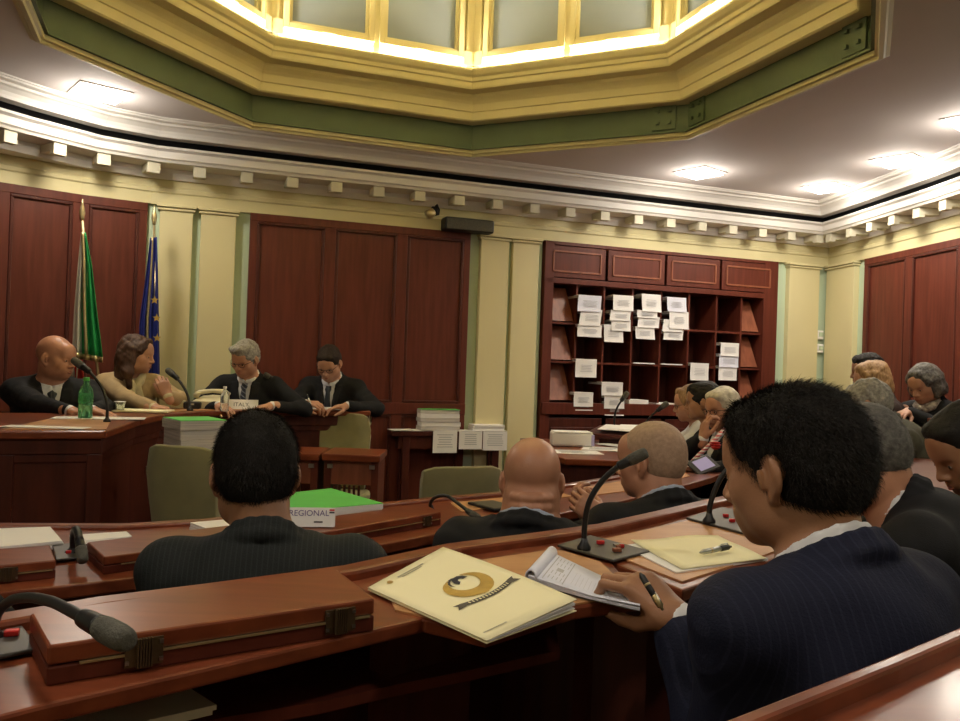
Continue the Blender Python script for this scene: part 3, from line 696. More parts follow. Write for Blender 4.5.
# lower shelf and uprights
sh_far = offs(farA[:9], .035); 
shn = px_poly([(0, 775), (100, 745), (227, 717), (320, 702), (400, 684), (480, 668), (560, 650)], .90)
rel(MB().prism(list(shn)+[tuple(p) for p in sh_far[1:8]][::-1], .885, .90), rA).build('lower_shelf', M['wood'], rA)
for (px, py) in ((404, 690), (606, 640)):
    c = atz(px, py, .88); rel(MB().box((c.x+.02, c.y+.06, .57), (.04, .16, .80), R(-45)), rA).build('upright', M['wood_dark'], rA)
struct(MB().prism(list(farA)+[(3.7, 3.2), (3.7, -1.2), (-3.9, -1.2), (-3.9, .2)], 0, .15), M['floor'], 'floor_raised')
# desk behind (row B), bottom right
zB = 1.14
fb_ = px_poly([(560, 782), (640, 752), (722, 720), (800, 690), (880, 659), (960, 626), (1040, 592), (1200, 520)], zB+.012)
nB = [(p[0]+.20, p[1]-.32) for p in fb_]
rB = thing('back_row_desk', 'polished mahogany desk corner at the bottom right of the photo', 'desk', (fb_[3][0], fb_[3][1], 0))
rel(MB().prism([tuple(p) for p in fb_]+nB[::-1], zB-.03, zB), rB).build('desk_top', M['wood_h'], rB, bevel=.003)
a_, b_ = offs(fb_, 0), offs(fb_, .012)
rel(MB().sweep([[(*q, zz) for q in p_] for p_, zz in ((a_, zB-.035), (a_, zB+.012), (b_, zB+.012), (b_, zB-.035))], closed_prof=True), rB).build('far_rim', M['wood_h'], rB, bevel=.003)
a_, b_ = offs(fb_, .02), offs(fb_, .04)
rel(MB().sweep([[(*q, zz) for q in p_] for p_, zz in ((a_, .15), (a_, zB-.03), (b_, zB-.03), (b_, .15))], closed_prof=True), rB).build('modesty_panel', M['wood_dark'], rB)
# ------------------------------------------------------------------ microphones
def bez(pts, n=6):   # catmull-rom smoothing
    P = [Vector(p) for p in pts]; P = [P[0]*2-P[1]]+P+[P[-1]*2-P[-2]]; out = []
    for i in range(1, len(P)-2):
        for k in range(n):
            t = k/n; a, b, c, d = P[i-1], P[i], P[i+1], P[i+2]
            out.append(.5*((2*b)+(c-a)*t+(2*a-5*b+4*c-d)*t*t+(3*b-a-3*c+d)*t**3))
    out.append(P[-2]); return out
def mic(lab, pts, r, head, hr, base_z=None, plate=None, buttons=True, prz=0, hm='rubber'):
    # pts, head: list of (px,py,depth)
    w = [aty(*p) for p in pts]; h = [aty(*p) for p in head]
    b0 = w[0].copy();  
    t = thing('gooseneck_microphone', lab, 'microphone', b0, 0)
    loc = lambda v: v-b0
    MB().tube([loc(p) for p in bez(w)], r, 10).build('gooseneck', M['black'], t, True)
    d = (h[-1]-h[0]); L = d.length; n = 14
    prof = [(0, .62), (.03, .8), (.12, .86), (.35, .9), (.42, 1.0), (.5, 1.08), (.78, 1.10), (.93, 1.0), (.98, .85), (1.0, .5)]
    MB().tube([loc(h[0]+d*a) for a, _ in prof[:5]], [hr*s_ for _, s_ in prof[:5]], n).build('microphone_body', M['black'], t, True)
    MB().tube([loc(h[0]+d*a) for a, _ in prof[4:]], [hr*s_ for _, s_ in prof[4:]], n).build('foam_tip', M[hm], t, True)
    MB().lathe([(r*2.4, -.004), (r*2.4, .004), (r*1.4, .012), (r, .02)], seg=14).build('collar', M['black'], t, True)
    return t
def console(lab, corners, z, btn=True):
    P = [atz(a, b, z) for a, b in corners]; c = sum(P, Vector())/4
    t = thing('microphone_console', lab, 'console', (c.x, c.y, z), 0)
    rel(MB().prism([(p.x, p.y) for p in P], 0, .007), t)
    m = MB().prism([(p.x-c.x, p.y-c.y) for p in P], .0035, .0085); m.build('plate', M['panel'], t, bevel=.002)
    def q(u, v): a = P[0]*(1-u)+P[1]*u; b = P[3]*(1-u)+P[2]*u; p = a*(1-v)+b*v-c; return (p.x, p.y)
    return t, q
SZ = [0]
def button(t, q, u, v, m, s=.009):
    x, y = q(u, v); MB().box((x, y, .012), (s*1.5, s, .007), R(20)).build('button', M[m], t, bevel=.0015)
# main mic on the middle row desk
t, q = console('grey microphone console with red button between the notepad and the yellow papers', [(557, 549), (590, 539), (650, 555), (613, 565)], zA)
button(t, q, .62, .40, 'red', .009); button(t, q, .45, .78, 'wood_lt', .010); button(t, q, .72, .70, 'red', .006); button(t, q, .62, .70, 'wood_lt', .006)
x, y = q(.82, .6); MB().box((x, y, .010), (.022, .006, .003), R(20)).build('slot', M['steel'], t)
b = atz(584, 549, zA+.009); yb = b.y
mic('large black gooseneck microphone rising beside the notepad, its tip before the grey haired head', [(584, 549, yb), (585, 522, yb), (590, 500, yb-.01), (603, 480, yb-.02), (620, 465, yb-.035)], .0052, [(618, 466.5, yb-.034), (647, 452, yb-.055)], .0098)
t, q = console('grey microphone console with red buttons to the right, behind the yellow papers', [(686, 521), (722, 510), (790, 528), (745, 537)], zA)
for u, v, m in ((.35, .55, 'red'), (.5, .35, 'red'), (.5, .7, 'steel'), (.62, .5, 'red'), (.75, .5, 'steel'), (.7, .75, 'red')): button(t, q, u, v, m, .008)
b = atz(709, 522, zA+.009); yb = b.y
mic('black gooseneck microphone half hidden behind the face of the man in navy', [(709, 522, yb), (710, 506, yb), (715, 490, yb), (722, 476, yb), (731, 466, yb)], .0058, [(731, 466, yb), (748, 455, yb-.02)], .011)
# near left mic
t, q = console('grey microphone console with two red buttons at the left edge of the near desk', [(-60, 676), (-60, 652), (22, 632), (40, 655)], zA)
button(t, q, .66, .80, 'red', .010); button(t, q, .76, .52, 'red', .008)
for b_ in t.children:
    pass
mic('black gooseneck microphone bending in from the left edge over the lid of the near desk', [(-8, 640, .93), (-3, 615, .90), (10, 601, .86), (29, 597.5, .82), (51, 601.5, .77), (68, 609.5, .73), (84, 618, .70)], .0052, [(82, 617, .705), (129, 642, .66)], .0098)
# small mic in the front row, seen end on
t, q = console('small grey microphone console in the gap between the front row lids', [(56, 563), (52, 548), (82, 545), (98, 558)], zF+.003)
button(t, q, .3, .35, 'red', .008); button(t, q, .75, .6, 'red', .008)
b = atz(74, 552, zF+.01)
mic('black gooseneck microphone on the front row desk bending straight towards the viewer', [(74, 553, b.y), (73.5, 540, b.y-.01), (74.5, 531, b.y-.04), (77, 530, b.y-.09), (79.5, 540, b.y-.13)], .009, [(79, 538, b.y-.12), (83, 562, b.y-.16)], .012)
# mid mic by bald man
b = atz(431, 512, zF+.005)
mic('black gooseneck microphone arching over the front row desk left of the bald man', [(431, 511, b.y), (430.5, 503, b.y-.02), (436, 497, b.y-.05), (447, 496, b.y-.10), (459, 504, b.y-.16), (468, 511, b.y-.2)], .0058, [(467, 510.5, b.y-.2), (479, 519, b.y-.25)], .011)
# dais microphones
mic('black gooseneck microphone on the dais aimed at the bald man', [(107, 421, 3.95), (107, 404, 3.95), (103, 390, 3.98), (96, 379, 4.0), (89, 371, 4.02)], .007, [(90, 372, 4.02), (73, 359.5, 4.06)], .018)
mic('black gooseneck microphone on the dais between the woman in beige and the telephone', [(190, 410, 4.85), (188, 396, 4.87), (183, 386, 4.9), (177, 378, 4.93)], .008, [(178, 379, 4.93), (167, 369.5, 4.97)], .018)
mic('black gooseneck microphone on the dais between the two men with glasses', [(292, 405, 5.55), (287, 392, 5.5), (280, 384, 5.45), (272, 378.5, 5.4)], .006, [(273, 379, 5.4), (264, 374, 5.37)], .017)
mic('black gooseneck microphone curving up from the slanted reading desk', [(615, 430, 5.9), (614.5, 418, 5.9), (617, 408, 5.88), (622, 400, 5.86)], .007, [(621, 401, 5.86), (628, 392, 5.84)], .018, hm='rubber')
mic('black gooseneck microphone leaning right below the bookcase, near the woman in white', [(641, 434, 5.7), (645, 424, 5.7), (651, 416, 5.7), (658, 410, 5.7)], .007, [(657, 411, 5.7), (668, 402.5, 5.7)], .018)
# ------------------------------------------------------------------ things on the dais
def bottle(name, lab, px, pyb, pyt, y, m, capm, label=None):
    b = aty(px, pyb, y); tp = aty(px, pyt, y); h = tp.z-b.z; r = h*.165
    t = thing(name, lab, 'bottle', (b.x, y, DZ+.003))
    MB().lathe([(r*.85, 0), (r, .02*h), (r, .30*h), (r*.93, .33*h), (r, .36*h), (r, .62*h), (r*.85, .72*h), (r*.45, .84*h), (r*.36, .88*h), (r*.36, .93*h)], seg=20).build('bottle_body', M[m], t, True)
    MB().lathe([(r*.44, .915*h), (r*.44, h), (r*.40, h*1.003)], seg=14).build('cap', M[capm], t)
    if label: MB().lathe([(r*1.02, .37*h), (r*1.02, .61*h)], seg=20).build('label', M[label], t, True)
    return t
bottle('water_bottle', 'green plastic water bottle on the dais before the bald man', 85, 419, 378, atz(85, 419, DZ).y, 'glass_g', 'greenc', 'panel' if 0 else 'glass_g')
bottle('water_bottle', 'clear plastic water bottle on the dais before the grey haired man', 224.5, 404, 379, 5.0, 'glass_c', 'paper')
b = atz(119.5, 412, DZ)
t = thing('plastic_cup', 'small clear plastic cup on the dais right of the green bottle', 'cup', (b.x, b.y, DZ+.003)); MB().lathe([(.022, 0), (.030, .052), (.031, .055), (.028, .052), (.020, .003)], seg=20).build('cup_wall', M['glass_c'], t, True); MB().lathe([(.031, .053), (.033, .055), (.031, .057)], seg=20).build('rim', M['paper'], t, True)
t = thing('telephone', 'beige desk telephone on the dais left of the name plate', 'telephone', (*atz(210, 409, DZ)[:2], DZ+.003), R(-12))
mb = MB(); mb.add([(-.09, -.06, 0), (.09, -.06, 0), (.09, .09, 0), (-.09, .09, 0), (-.09, -.06, .05), (.09, -.06, .05), (.085, .09, .085), (-.085, .09, .085)], [(3, 2, 1, 0), (4, 5, 6, 7), (0, 1, 5, 4), (1, 2, 6, 5), (2, 3, 7, 6), (3, 0, 4, 7)]); mb.build('housing', M['beige'], t, bevel=.006)
MB().tube([(-.085, -.03, .075), (-.075, .0, .10), (0, .02, .112), (.07, .05, .108), (.085, .07, .085)], [.020, .016, .012, .016, .02], 10).build('handset', M['beige'], t, True)
p = atz(239, 410, DZ); p.y -= .02
t = thing('name_plate', 'white folded name plate reading ITALY on the dais', 'name plate', (p.x, p.y+.06, DZ+.003), R(14))
mb = MB(); mb.add([(-.105, 0, 0), (.105, 0, 0), (.105, .055, 0), (-.105, .055, 0), (-.105, .026, .060), (.105, .026, .060)], [(3, 2, 1, 0), (0, 1, 5, 4), (2, 3, 4, 5), (1, 2, 5), (0, 4, 3)]); mb.build('card', M['paper'], t)
def text(s, size, m, parent, mtx, name='lettering', ext_=.0004, align='CENTER'):
    cu_ = bpy.data.curves.new(name, 'FONT'); cu_.body = s; cu_.size = size; cu_.align_x = align; cu_.align_y = 'CENTER'; cu_.extrude = ext_
    o = bpy.data.objects.new(name, cu_); C.objects.link(o)
    dg = bpy.context.evaluated_depsgraph_get(); me = bpy.data.meshes.new_from_object(o.evaluated_get(dg)); bpy.data.objects.remove(o)
    me.materials.clear(); me.materials.append(m); o = bpy.data.objects.new(name, me); C.objects.link(o); o.parent = parent; o.matrix_local = mtx; return o
fm = Matrix.Translation((0, .0118, .028)) @ Matrix.Rotation(math.atan2(.06, .026), 4, 'X')
text('ITALY', .036, M['inkb'], t, fm)
MB().box((0, 0, 0), (.016, .010, .0006), mtx=Matrix.Translation((-.085, .0175, .044)) @ Matrix.Rotation(math.atan2(.06, .026), 4, 'X') @ Matrix.Diagonal((.016, .010, .001, 1))).box((0, 0, 0), (.02, .01, .001), mtx=Matrix.Translation((.085, .0175, .044)) @ Matrix.Rotation(math.atan2(.06, .026), 4, 'X') @ Matrix.Diagonal((.02, .008, .001, 1))).build('emblem', M['ink'], t)
sheet(46, 427, DZ+.004, .34, .10, R(3), 'white sheet lying along the front edge of the dais before the bald man')
sheet(100, 418, DZ+.004, .42, .16, R(18), 'white papers on the dais beside the green bottle and the cup')
sheet(140, 410.5, DZ+.004, .34, .20, R(8), 'cream envelope on the dais before the woman in beige', m='ypaper', th=.008)
p = atz(178, 408.5, DZ); t = thing('sticky_note_box', 'small yellow note block on the dais by the hands of the woman', 'note block', (p.x, p.y, DZ+.003), R(20)); MB().box((0, 0, .025), (.085, .08, .05)).build('note_block', M['ypaper'], t, bevel=.003); MB().box((.05, -.02, .012), (.03, .05, .022)).build('red_tab', mat('orange_red', (.7, .15, .05), .5), t)
p = atz(193, 409, DZ); t = thing('document_case', 'small black case on the dais between note block and telephone', 'case', (p.x, p.y, DZ+.003), R(10)); MB().box((0, 0, .022), (.10, .12, .044)).build('case_body', M['black'], t, bevel=.01); MB().box((0, -.062, .03), (.03, .006, .01)).build('clasp', M['steel'], t)
sheet(268, 408.5, DZ+.004, .34, .20, R(-10), 'white papers on the dais right of the name plate', th=.006)
sheet(322, 408, DZ+.004, .24, .26, R(6), 'white sheet the dark haired man with glasses is writing on', lines=6)
sheet(347, 409, DZ+.004, .16, .16, R(-8), 'white paper at the right end of the dais')
# stack with green cover on a stand before the dais
p = aty(194, 447, 3.92)
t = thing('document_stand', 'small dark stand carrying the tall document stack before the dais', 'stand', (p.x, 3.95, 0)); MB().box((0, 0, .80), (.36, .30, .03)).build('stand_top', M['wood_dark'], t)
for a_ in (-.14, .14):
    for b_ in (-.11, .11): MB().box((a_, b_, .39), (.03, .03, .79)).build('leg', M['wood_dark'], t)
t = thing('document_stack', 'tall grey stack of thick documents with bright green cover before the dais', 'documents', (p.x, 3.92, .818), R(38))
for k in range(5): MB().box((random.uniform(-.005, .005), random.uniform(-.004, .004), .043*(k+.5)), (.215, .25, .0415), random.uniform(-.02, .02)).build('volume', M['paper_e'], t)
MB().box((0, 0, .2165), (.215, .25, .003)).build('cover', M['greenc'], t)
# ------------------------------------------------------------------ front row desk items
def stackx(name, lab, cat, quad, z, th, m, n=1, edge=None, top=None, group=None):
    P = [atz(a, b, z+th) for a, b in quad]; c = sum(P, Vector())/4
    t = thing(name, lab, cat, (c.x, c.y, z+.0015), 0, group)
    for k in range(n):
        j = Vector((random.uniform(-.004, .004), random.uniform(-.004, .004), 0)) if n > 1 else Vector()
        MB().prism([((p-c+j).x, (p-c+j).y) for p in P], th*k/n, th*(k+.96)/n).build('volume' if n > 1 else 'page_block', M[edge or m], t)
    if top: MB().prism([((p-c).x, (p-c).y) for p in P], th, th+.0015).build('cover', M[top], t)
    return t
stackx('paper_pile', 'large white papers spread on the front row desk at the left edge of the photo', 'papers', [(-40, 551), (62, 541), (50, 527), (-40, 530)], zF, .02, 'paper', 3)
stackx('paper_pile', 'thin white papers on the front row desk right of the small microphone', 'papers', [(80, 542), (133, 537), (127, 532), (70, 536)], zF, .008, 'paper', 2)
stackx('paper_pile', 'small white stack on the front row desk left of the dark haired man', 'papers', [(208, 530), (236, 529), (232, 519), (189, 523)], zF, .02, 'paper', 3)
# thick green volume
t = stackx('report_volume', 'thick white report volume with bright green cover on the front row desk', 'report', [(290, 512), (383, 504), (331, 489), (268, 496)], zF+.03 if 0 else zF, .05, 'paper', 3, top='greenc')
p = atz(318, 527, zF+.043); 
t = thing('name_plate', 'white place card reading REGIONAL behind the dark haired man', 'name plate', (p.x, p.y, zF+.043), R(8))
mb = MB(); mb.add([(-.085, 0, 0), (.045, 0, 0), (.045, .04, 0), (-.085, .04, 0), (-.085, .018, .05), (.045, .018, .05)], [(3, 2, 1, 0), (0, 1, 5, 4), (2, 3, 4, 5), (1, 2, 5), (0, 4, 3)]); mb.build('card', M['paper'], t)
AX = math.atan2(.05, .018)
text('REGIONAL', .0225, mat('purple_ink', (.10, .06, .20), .7), t, Matrix.Translation((-.026, .0122, .035)) @ Matrix.Rotation(AX, 4, 'X'))
text('OFFICE', .020, M['inkb'], t, Matrix.Translation((-.02, .0042, .0125)) @ Matrix.Rotation(AX, 4, 'X')) if 0 else None
MB().box((0, 0, 0), (1, 1, 1), mtx=Matrix.Translation((.036, .0145, .044)) @ Matrix.Rotation(AX, 4, 'X') @ Matrix.Diagonal((.014, .0045, .0008, 1))).build('red_mark', M['red'], t)
MB().box((0, 0, 0), (1, 1, 1), mtx=Matrix.Translation((.036, .0125, .0375)) @ Matrix.Rotation(AX, 4, 'X') @ Matrix.Diagonal((.014, .004, .0008, 1))).box((0, 0, 0), (1, 1, 1), mtx=Matrix.Translation((.0, .004, .013)) @ Matrix.Rotation(AX, 4, 'X') @ Matrix.Diagonal((.024, .004, .0008, 1))).build('dark_mark', M['inkb'], t)
t = thing('tablet', 'dark tablet lying on the front row desk left of the bald man', 'tablet', (*atz(493, 508, zF)[:2], zF+.005), R(35)); MB().box((0, 0, .004), (.11, .16, .008)).build('body', M['black'], t, bevel=.002); MB().box((0, 0, .0086), (.10, .145, .001)).build('screen', M['panel'], t)
# ------------------------------------------------------------------ near desk items
# folder with emblem
ZF_ = zA+.003
P = [atz(*c_, ZF_+.016) for c_ in ((487, 631.5), (577, 600.5), (443, 548), (368, 580))]   # near-left(bottom), right, top, left
c = sum(P, Vector())/4; ex = (P[1]-P[0]+P[2]-P[3]); ex.z = 0
t = thing('folder', 'cream cardboard folder with golden bird emblem lying on the near desk', 'folder', (c.x, c.y, ZF_), 0)
def bil(u, v, z): a = P[3]*(1-u)+P[0]*u; b = P[2]*(1-u)+P[1]*u; p = a*(1-v)+b*v-c; return Vector((p.x, p.y, z))
# u: 0 left edge .. 1 bottom edge ; v: 0 near-left .. 1 far right.
def curved(zf, m, name, th=.0012, sc_=1.0, off=(0, 0)):
    N_ = 12; A = []
    for i in range(N_+1):
        A.append([])
        for j in range(N_+1):
            u = .5+(i/N_-.5)*sc_+off[0]; v = .5+(j/N_-.5)*sc_+off[1]; A[-1].append(bil(u, v, zf(i/N_, j/N_)))
    mb = MB(); mb.sweep(A); o = mb.build(name, m, t, True); s_ = o.modifiers.new('t', 'SOLIDIFY'); s_.thickness = th; s_.offset = -1; return o
curved(lambda u, v: .0025, M['ypaper'], 'back_cover')
for k in range(5):
    curved(lambda u, v, k=k: .0035+.0003*k+(.0012+.0019*k)*v, M['paper'], 'inner_sheet', .0008, .95, (random.uniform(-.01, .03), random.uniform(-.01, .015)))
zc = lambda u, v: .0055+.0125*v+.003*math.sin(math.pi*min(1, max(0, u)))*v
fc = curved(zc, M['ypaper'], 'front_cover')
def on_f(poly, m, name, cx, cy, sx_, sy_, dz=.0010):  # x -> along the short edge, y -> up the page
    # emblem plane: x along v direction (left-bottom edge to top-right), y along -u ; poly in [-1,1]
    vs = []
    for x, y in poly:
        u = cx-(y-.32)*sx_; v = cy+x*sy_; b = bil(u, v, zc(u, v)+dz); vs.append(b)
    return vs
def emb(polys, m, name):
    mb = MB()
    for poly in polys:
        vs = on_f(poly, None, None, .453, .56, .19, .28); n_ = len(vs)
        mb.add(vs, [tuple(range(n_))])
    return mb.build(name, m, fc)
# emblem drawn in its own frame: x right, y up in reading direction (reading baseline runs along the left->bottom edge)
def ring(r0, r1, a0, a1, cx=0, cy=0, n=10, sq=1, taper=True):
    out = []
    for i in range(n):
        p_ = []
        for a, rr in ((i/n, 0), ((i+1)/n, 0), ((i+1)/n, 1), (i/n, 1)):
            an = R(a0+(a1-a0)*a); w_ = (1-abs(2*a-1)**2.2) if taper else 1
            r_ = r0 if rr == 0 else r0+(r1-r0)*max(.12, w_)
            p_.append((cx+r_*math.cos(an), cy+r_*math.sin(an)*sq))
        out.append(p_)
    return out
emb(ring(.52, .98, 120, 420, 0, .32, 22, .95), M['gold'], 'gold_wing_emblem')
emb(ring(.10, .30, 0, 360, 0.05, .50, 10, 1, False)[:6]+ring(.30, .40, 20, 200, -.1, .42, 8), M['inkb'], 'bird_head_print')
emb([[(-.12, -.62), (.12, -.62), (.10, -.40), (-.10, -.40)]]+[[(-.35, -.50), (-.1, -.58), (-.1, -.50), (-.32, -.42)], [(.35, -.50), (.1, -.58), (.1, -.50), (.32, -.42)]], M['gold'], 'gold_tail_emblem')
rib = []
for i in range(12):
    a0 = -1+i/6; a1 = -1+(i+1)/6; y0 = -.80+.14*a0*a0; y1 = -.80+.14*a1*a1; rib.append([(a0, y0-.10), (a1, y1-.10), (a1, y1+.10), (a0, y0+.10)])
rib += [[(-1.0, -.55), (-1.3, -.50), (-1.2, -.62), (-1.35, -.80), (-1.0, -.78)], [(1.0, -.55), (1.3, -.50), (1.2, -.62), (1.35, -.80), (1.0, -.78)]]
emb(rib, mat('ribbon_ink', (.07, .06, .05), .6), 'ribbon_print')
rb = []
for i in range(14):
    a0 = -.85+i*.125; rb.append([(a0, -.80+.14*a0*a0-.05), (a0+.05, -.80+.14*a0*a0-.05), (a0+.05, -.80+.14*a0*a0+.05), (a0, -.80+.14*a0*a0+.05)])
mb = MB()
for poly in rb:
    vs = on_f(poly, None, None, .453, .56, .19, .28, .0016); mb.add(vs, [(0, 1, 2, 3)])
mb.build('ribbon_lettering', M['ypaper'], fc)
FPM = mat('faint_print', (.45, .42, .28), .7)
def fq(u0, v0, u1, v1): MB().add([bil(u0, v0, zc(u0, v0)+.001), bil(u1, v0, zc(u1, v0)+.001), bil(u1, v1, zc(u1, v1)+.001), bil(u0, v1, zc(u0, v1)+.001)], [(0, 1, 2, 3)]).build('print_line', FPM, fc)
for v0, v1 in ((.27, .60), (.30, .55)): fq(.06 if v0 == .27 else .085, v0, .075 if v0 == .27 else .095, v1)
fq(.93, .06, .94, .30)
mb = MB()
for poly in ring(.0, 1, 0, 360, 0, 0, 12, 1, False):
    vs = [bil(.075+x*.022, .17+y*.028, zc(.07, .17)+.001) for x, y in poly]; mb.add(vs, [(0, 1, 2, 3)])
mb.build('small_crest_print', M['gold'], fc)
# spiral notepad, pages curled over at the top
Q = [atz(*c_, zA+.004) for c_ in ((530, 580), (640, 606), (640, 586), (547, 557))]
c = sum(Q, Vector())/4
t = thing('notepad', 'white notepad with curled over pages and printed heading by the man\'s hand', 'notepad', (c.x, c.y, zA+.0045), 0)
Q = [atz(*c_, zA+.012)-c for c_ in ((528, 581), (640, 606.5), (641, 590), (550, 556))]
for q_ in Q: q_.z = 0
def nb(u, v, z): a = Q[0]*(1-u)+Q[1]*u; b = Q[3]*(1-u)+Q[2]*u; p_ = a*(1-v)+b*v; return Vector((p_.x, p_.y, z))
def npage(zf, name, m, u0=0, u1=1, th=.0008, N_=14):
    mb = MB(); mb.sweep([[nb(u0+(u1-u0)*i/N_, j/3, zf(u0+(u1-u0)*i/N_)) for j in range(4)] for i in range(N_+1)]); o = mb.build(name, m, t, True); s_ = o.modifiers.new('t', 'SOLIDIFY'); s_.thickness = th; s_.offset = -1; return o
zt_ = lambda u: .006+.010*max(0, 1-u*1.7)+.003*u*u
npage(lambda u: .0012+.003*max(0, 1-u*2), 'backing_board', M['panel'])
for k in range(3): npage(lambda u, k=k: .0025+.0012*k+(.004+.002*k)*max(0, 1-u*1.8), 'page', M['paper_b'])
top = npage(zt_, 'top_page', M['paper_b'])
# curl : pages rolled over the top end
mb = MB(); N_ = 18; rows_ = []
ax = (Q[3]-Q[0]); dirv = (Q[0]-Q[1]).normalized()
for i in range(N_+1):
    a = -math.pi*.55+2*math.pi*.80*i/N_; r_ = .0125-.0025*i/N_
    o_ = dirv*(math.cos(a)*r_)*1.0; rows_.append([nb(.03, j/3, .0145)+Vector((o_.x, o_.y, math.sin(a)*r_)) for j in range(4)])
mb.sweep(rows_); o = mb.build('curled_pages', M['paper_b'], t, True); s_ = o.modifiers.new('t', 'SOLIDIFY'); s_.thickness = .0022
mb = MB()
def nq(u0, v0, u1, v1): mb.add([nb(u0, v0, zt_(u0)+.0006), nb(u1, v0, zt_(u1)+.0006), nb(u1, v1, zt_(u1)+.0006), nb(u0, v1, zt_(u0)+.0006)], [(0, 1, 2, 3)])
nq(.31, .05, .32, .95); nq(.12, .05, .13, .95)
for v in (.12, .30, .62, .80):
    for u in (.16, .20, .24, .28): nq(u, v, u+.008, v+.12)
nq(.19, .44, .26, .56)
for u in (.86, .89, .92): nq(u, .22, u+.008, .50)
for u in (.86, .89, .92): nq(u, .55, u+.008, .72)
nq(.95, .1, .956, .9)
mb.build('printed_text', M['ink'], t)
mb = MB()
for u in (.38, .42, .46, .50, .54, .58, .62): nq(u, .15, u+.004, .55+.2*random.random())
mb.build('pencil_notes', mat('faint_pencil', (.55, .55, .60), .8), t)
# yellow papers and pen
ya = stackx('paper_pile', 'pile of white sheets topped by a cream yellow folder on the near desk', 'papers', [(676, 573), (768, 559), (700, 536), (622, 546)], zA, .004, 'paper', 1)
N_ = 8
Y4 = [atz(*c_, zA+.008) for c_ in ((682, 568.5), (766, 558), (718, 536), (631, 541))]; cy = sum(Y4, Vector())/4
mb = MB(); G = []
for i in range(N_+1):
    row = []
    for j in range(N_+1):
        a = Y4[0]*(1-i/N_)+Y4[1]*(i/N_); b = Y4[3]*(1-i/N_)+Y4[2]*(i/N_); p_ = a*(1-j/N_)+b*(j/N_)-Vector((ya.location.x, ya.location.y, 0)); row.append((p_.x, p_.y, .0065+.002*math.sin(i*.9)*math.sin(j*.6)+.003*(j/N_)**3))
    G.append(row)
mb.sweep(G); o = mb.build('yellow_folder', M['ypaper'], ya, True); s_ = o.modifiers.new('t', 'SOLIDIFY'); s_.thickness = .0015
def pen(lab, a, b, r=.0048, body='steel'):
    a, b = Vector(a), Vector(b); t = thing('pen', lab, 'pen', a, 0); d = b-a
    MB().tube([d*0, d*.04, d*.10, d*.62, d*.63], [r*.35, r*.6, r, r, r*.9], 12).build('barrel', M[body], t, True)
    MB().tube([d*.62, d*.64, d*.9, d*.93, d*1.0], [r*1.05, r*1.12, r*1.05, r*.5, r*.45], 12).build('cap', M['black'] if body != 'black' else M['brass'], t, True)
    n = Vector((0, 0, 1)); MB().tube([d*.66+n*r*1.5, d*.88+n*r*1.5, d*.9+n*r], r*.22, 6).build('clip', M['steel'], t, True)
    MB().tube([d*.30, d*.36], r*1.04, 12).build('ring', M['brass'], t, True)
    return t
pen('silver ballpoint pen lying on the cream yellow folder', atz(700, 552.5, zA+.017), atz(731, 546.5, zA+.017))
# papers on the lower shelf
stackx('paper_pile', 'grey white papers lying on the lower shelf of the near desk', 'papers', [(60, 741), (215, 706), (190, 690), (40, 700)], .902, .012, 'paper', 2)
# white cup rim at the bottom edge
p = atz(597, 722, .912)
# ------------------------------------------------------------------ flags
def flag(name, lab, top_px, y, bands, flagpts, mts, pole_bottom):
    pass
def build_flag(name, lab, yd, tip, foot, outline, cols, _u, fringe, folds=5):
    tp = aty(*tip, yd); ft = aty(*foot, yd); d = (ft-tp).normalized()
    k = (tp.z-.2)/(tp.z-ft.z); base = tp+(ft-tp)*k
    t = thing(name, lab, 'flag', (base.x, base.y, .2)); L = lambda v: v-Vector((base.x, base.y, .2))
    MB().tube([L(base), L(tp)], .009, 10).build('pole', M['brass'], t, True)
    MB().lathe([(.13, 0), (.13, .03), (.03, .05), (.025, .12)], seg=20).build('base', M['wood_dark'], t, True)
    MB().lathe([(.010, -.02), (.014, .0), (.018, .03), (.014, .06), (.006, .09), (.003, .12)], c=L(tp), seg=14).build('finial', M['brass'], t, True)
    # cloth: rows from outline (left px,right px per py)
    n = 64; rows_ = []
    m = len(outline); seg = 26
    for q in range(seg+1):
        f_ = q/seg*(m-1); i = min(int(f_), m-2); g = f_-i
        xl = outline[i][0]*(1-g)+outline[i+1][0]*g; xr = outline[i][1]*(1-g)+outline[i+1][1]*g
        yl = outline[i][2]*(1-g)+outline[i+1][2]*g; yr = outline[i][3]*(1-g)+outline[i+1][3]*g
        row = []
        for j in range(n+1):
            s_ = j/n; px = xl+(xr-xl)*s_; py = yl+(yr-yl)*s_
            amp = .008+.014*q/seg; ph = s_*folds*2*math.pi+q*.03
            row.append(L(aty(px, py, yd-.035+amp*math.sin(ph)+.02*math.sin(s_*3))))
        rows_.append(row)
    lo = 0
    for nm, mt, a, b in cols:   # vertical strips of the grid (fractions of s)
        ja, jb = int(round(a*n)), int(round(b*n)); mb = MB(); mb.sweep([r_[ja:jb+1] for r_ in rows_]); o = mb.build(nm, mt, t, True); s_ = o.modifiers.new('t', 'SOLIDIFY'); s_.thickness = .003
    mb = MB(); bot = rows_[-1]; mb.sweep([bot, [p+Vector((.002, -.004, -.035)) for p in bot]]); o = mb.build('fringe', M['brass'], t, True); s_ = o.modifiers.new('t', 'SOLIDIFY'); s_.thickness = .006
    if fringe is not None:
        j = int(fringe*n); mb = MB(); mb.tube([r_[j]+Vector((0, -.012, 0)) for r_ in rows_], .010, 6); mb.build('edge_fringe', M['brass'], t, True)
    return t, rows_
FG = mat('flag_green', (.02, .36, .10), .7, noise=.1); FW = mat('flag_white', (.62, .60, .52), .7, noise=.08); FRD = mat('flag_red', (.45, .03, .03), .7, noise=.1); FB = mat('flag_blue', (.015, .025, .20), .65, noise=.15)
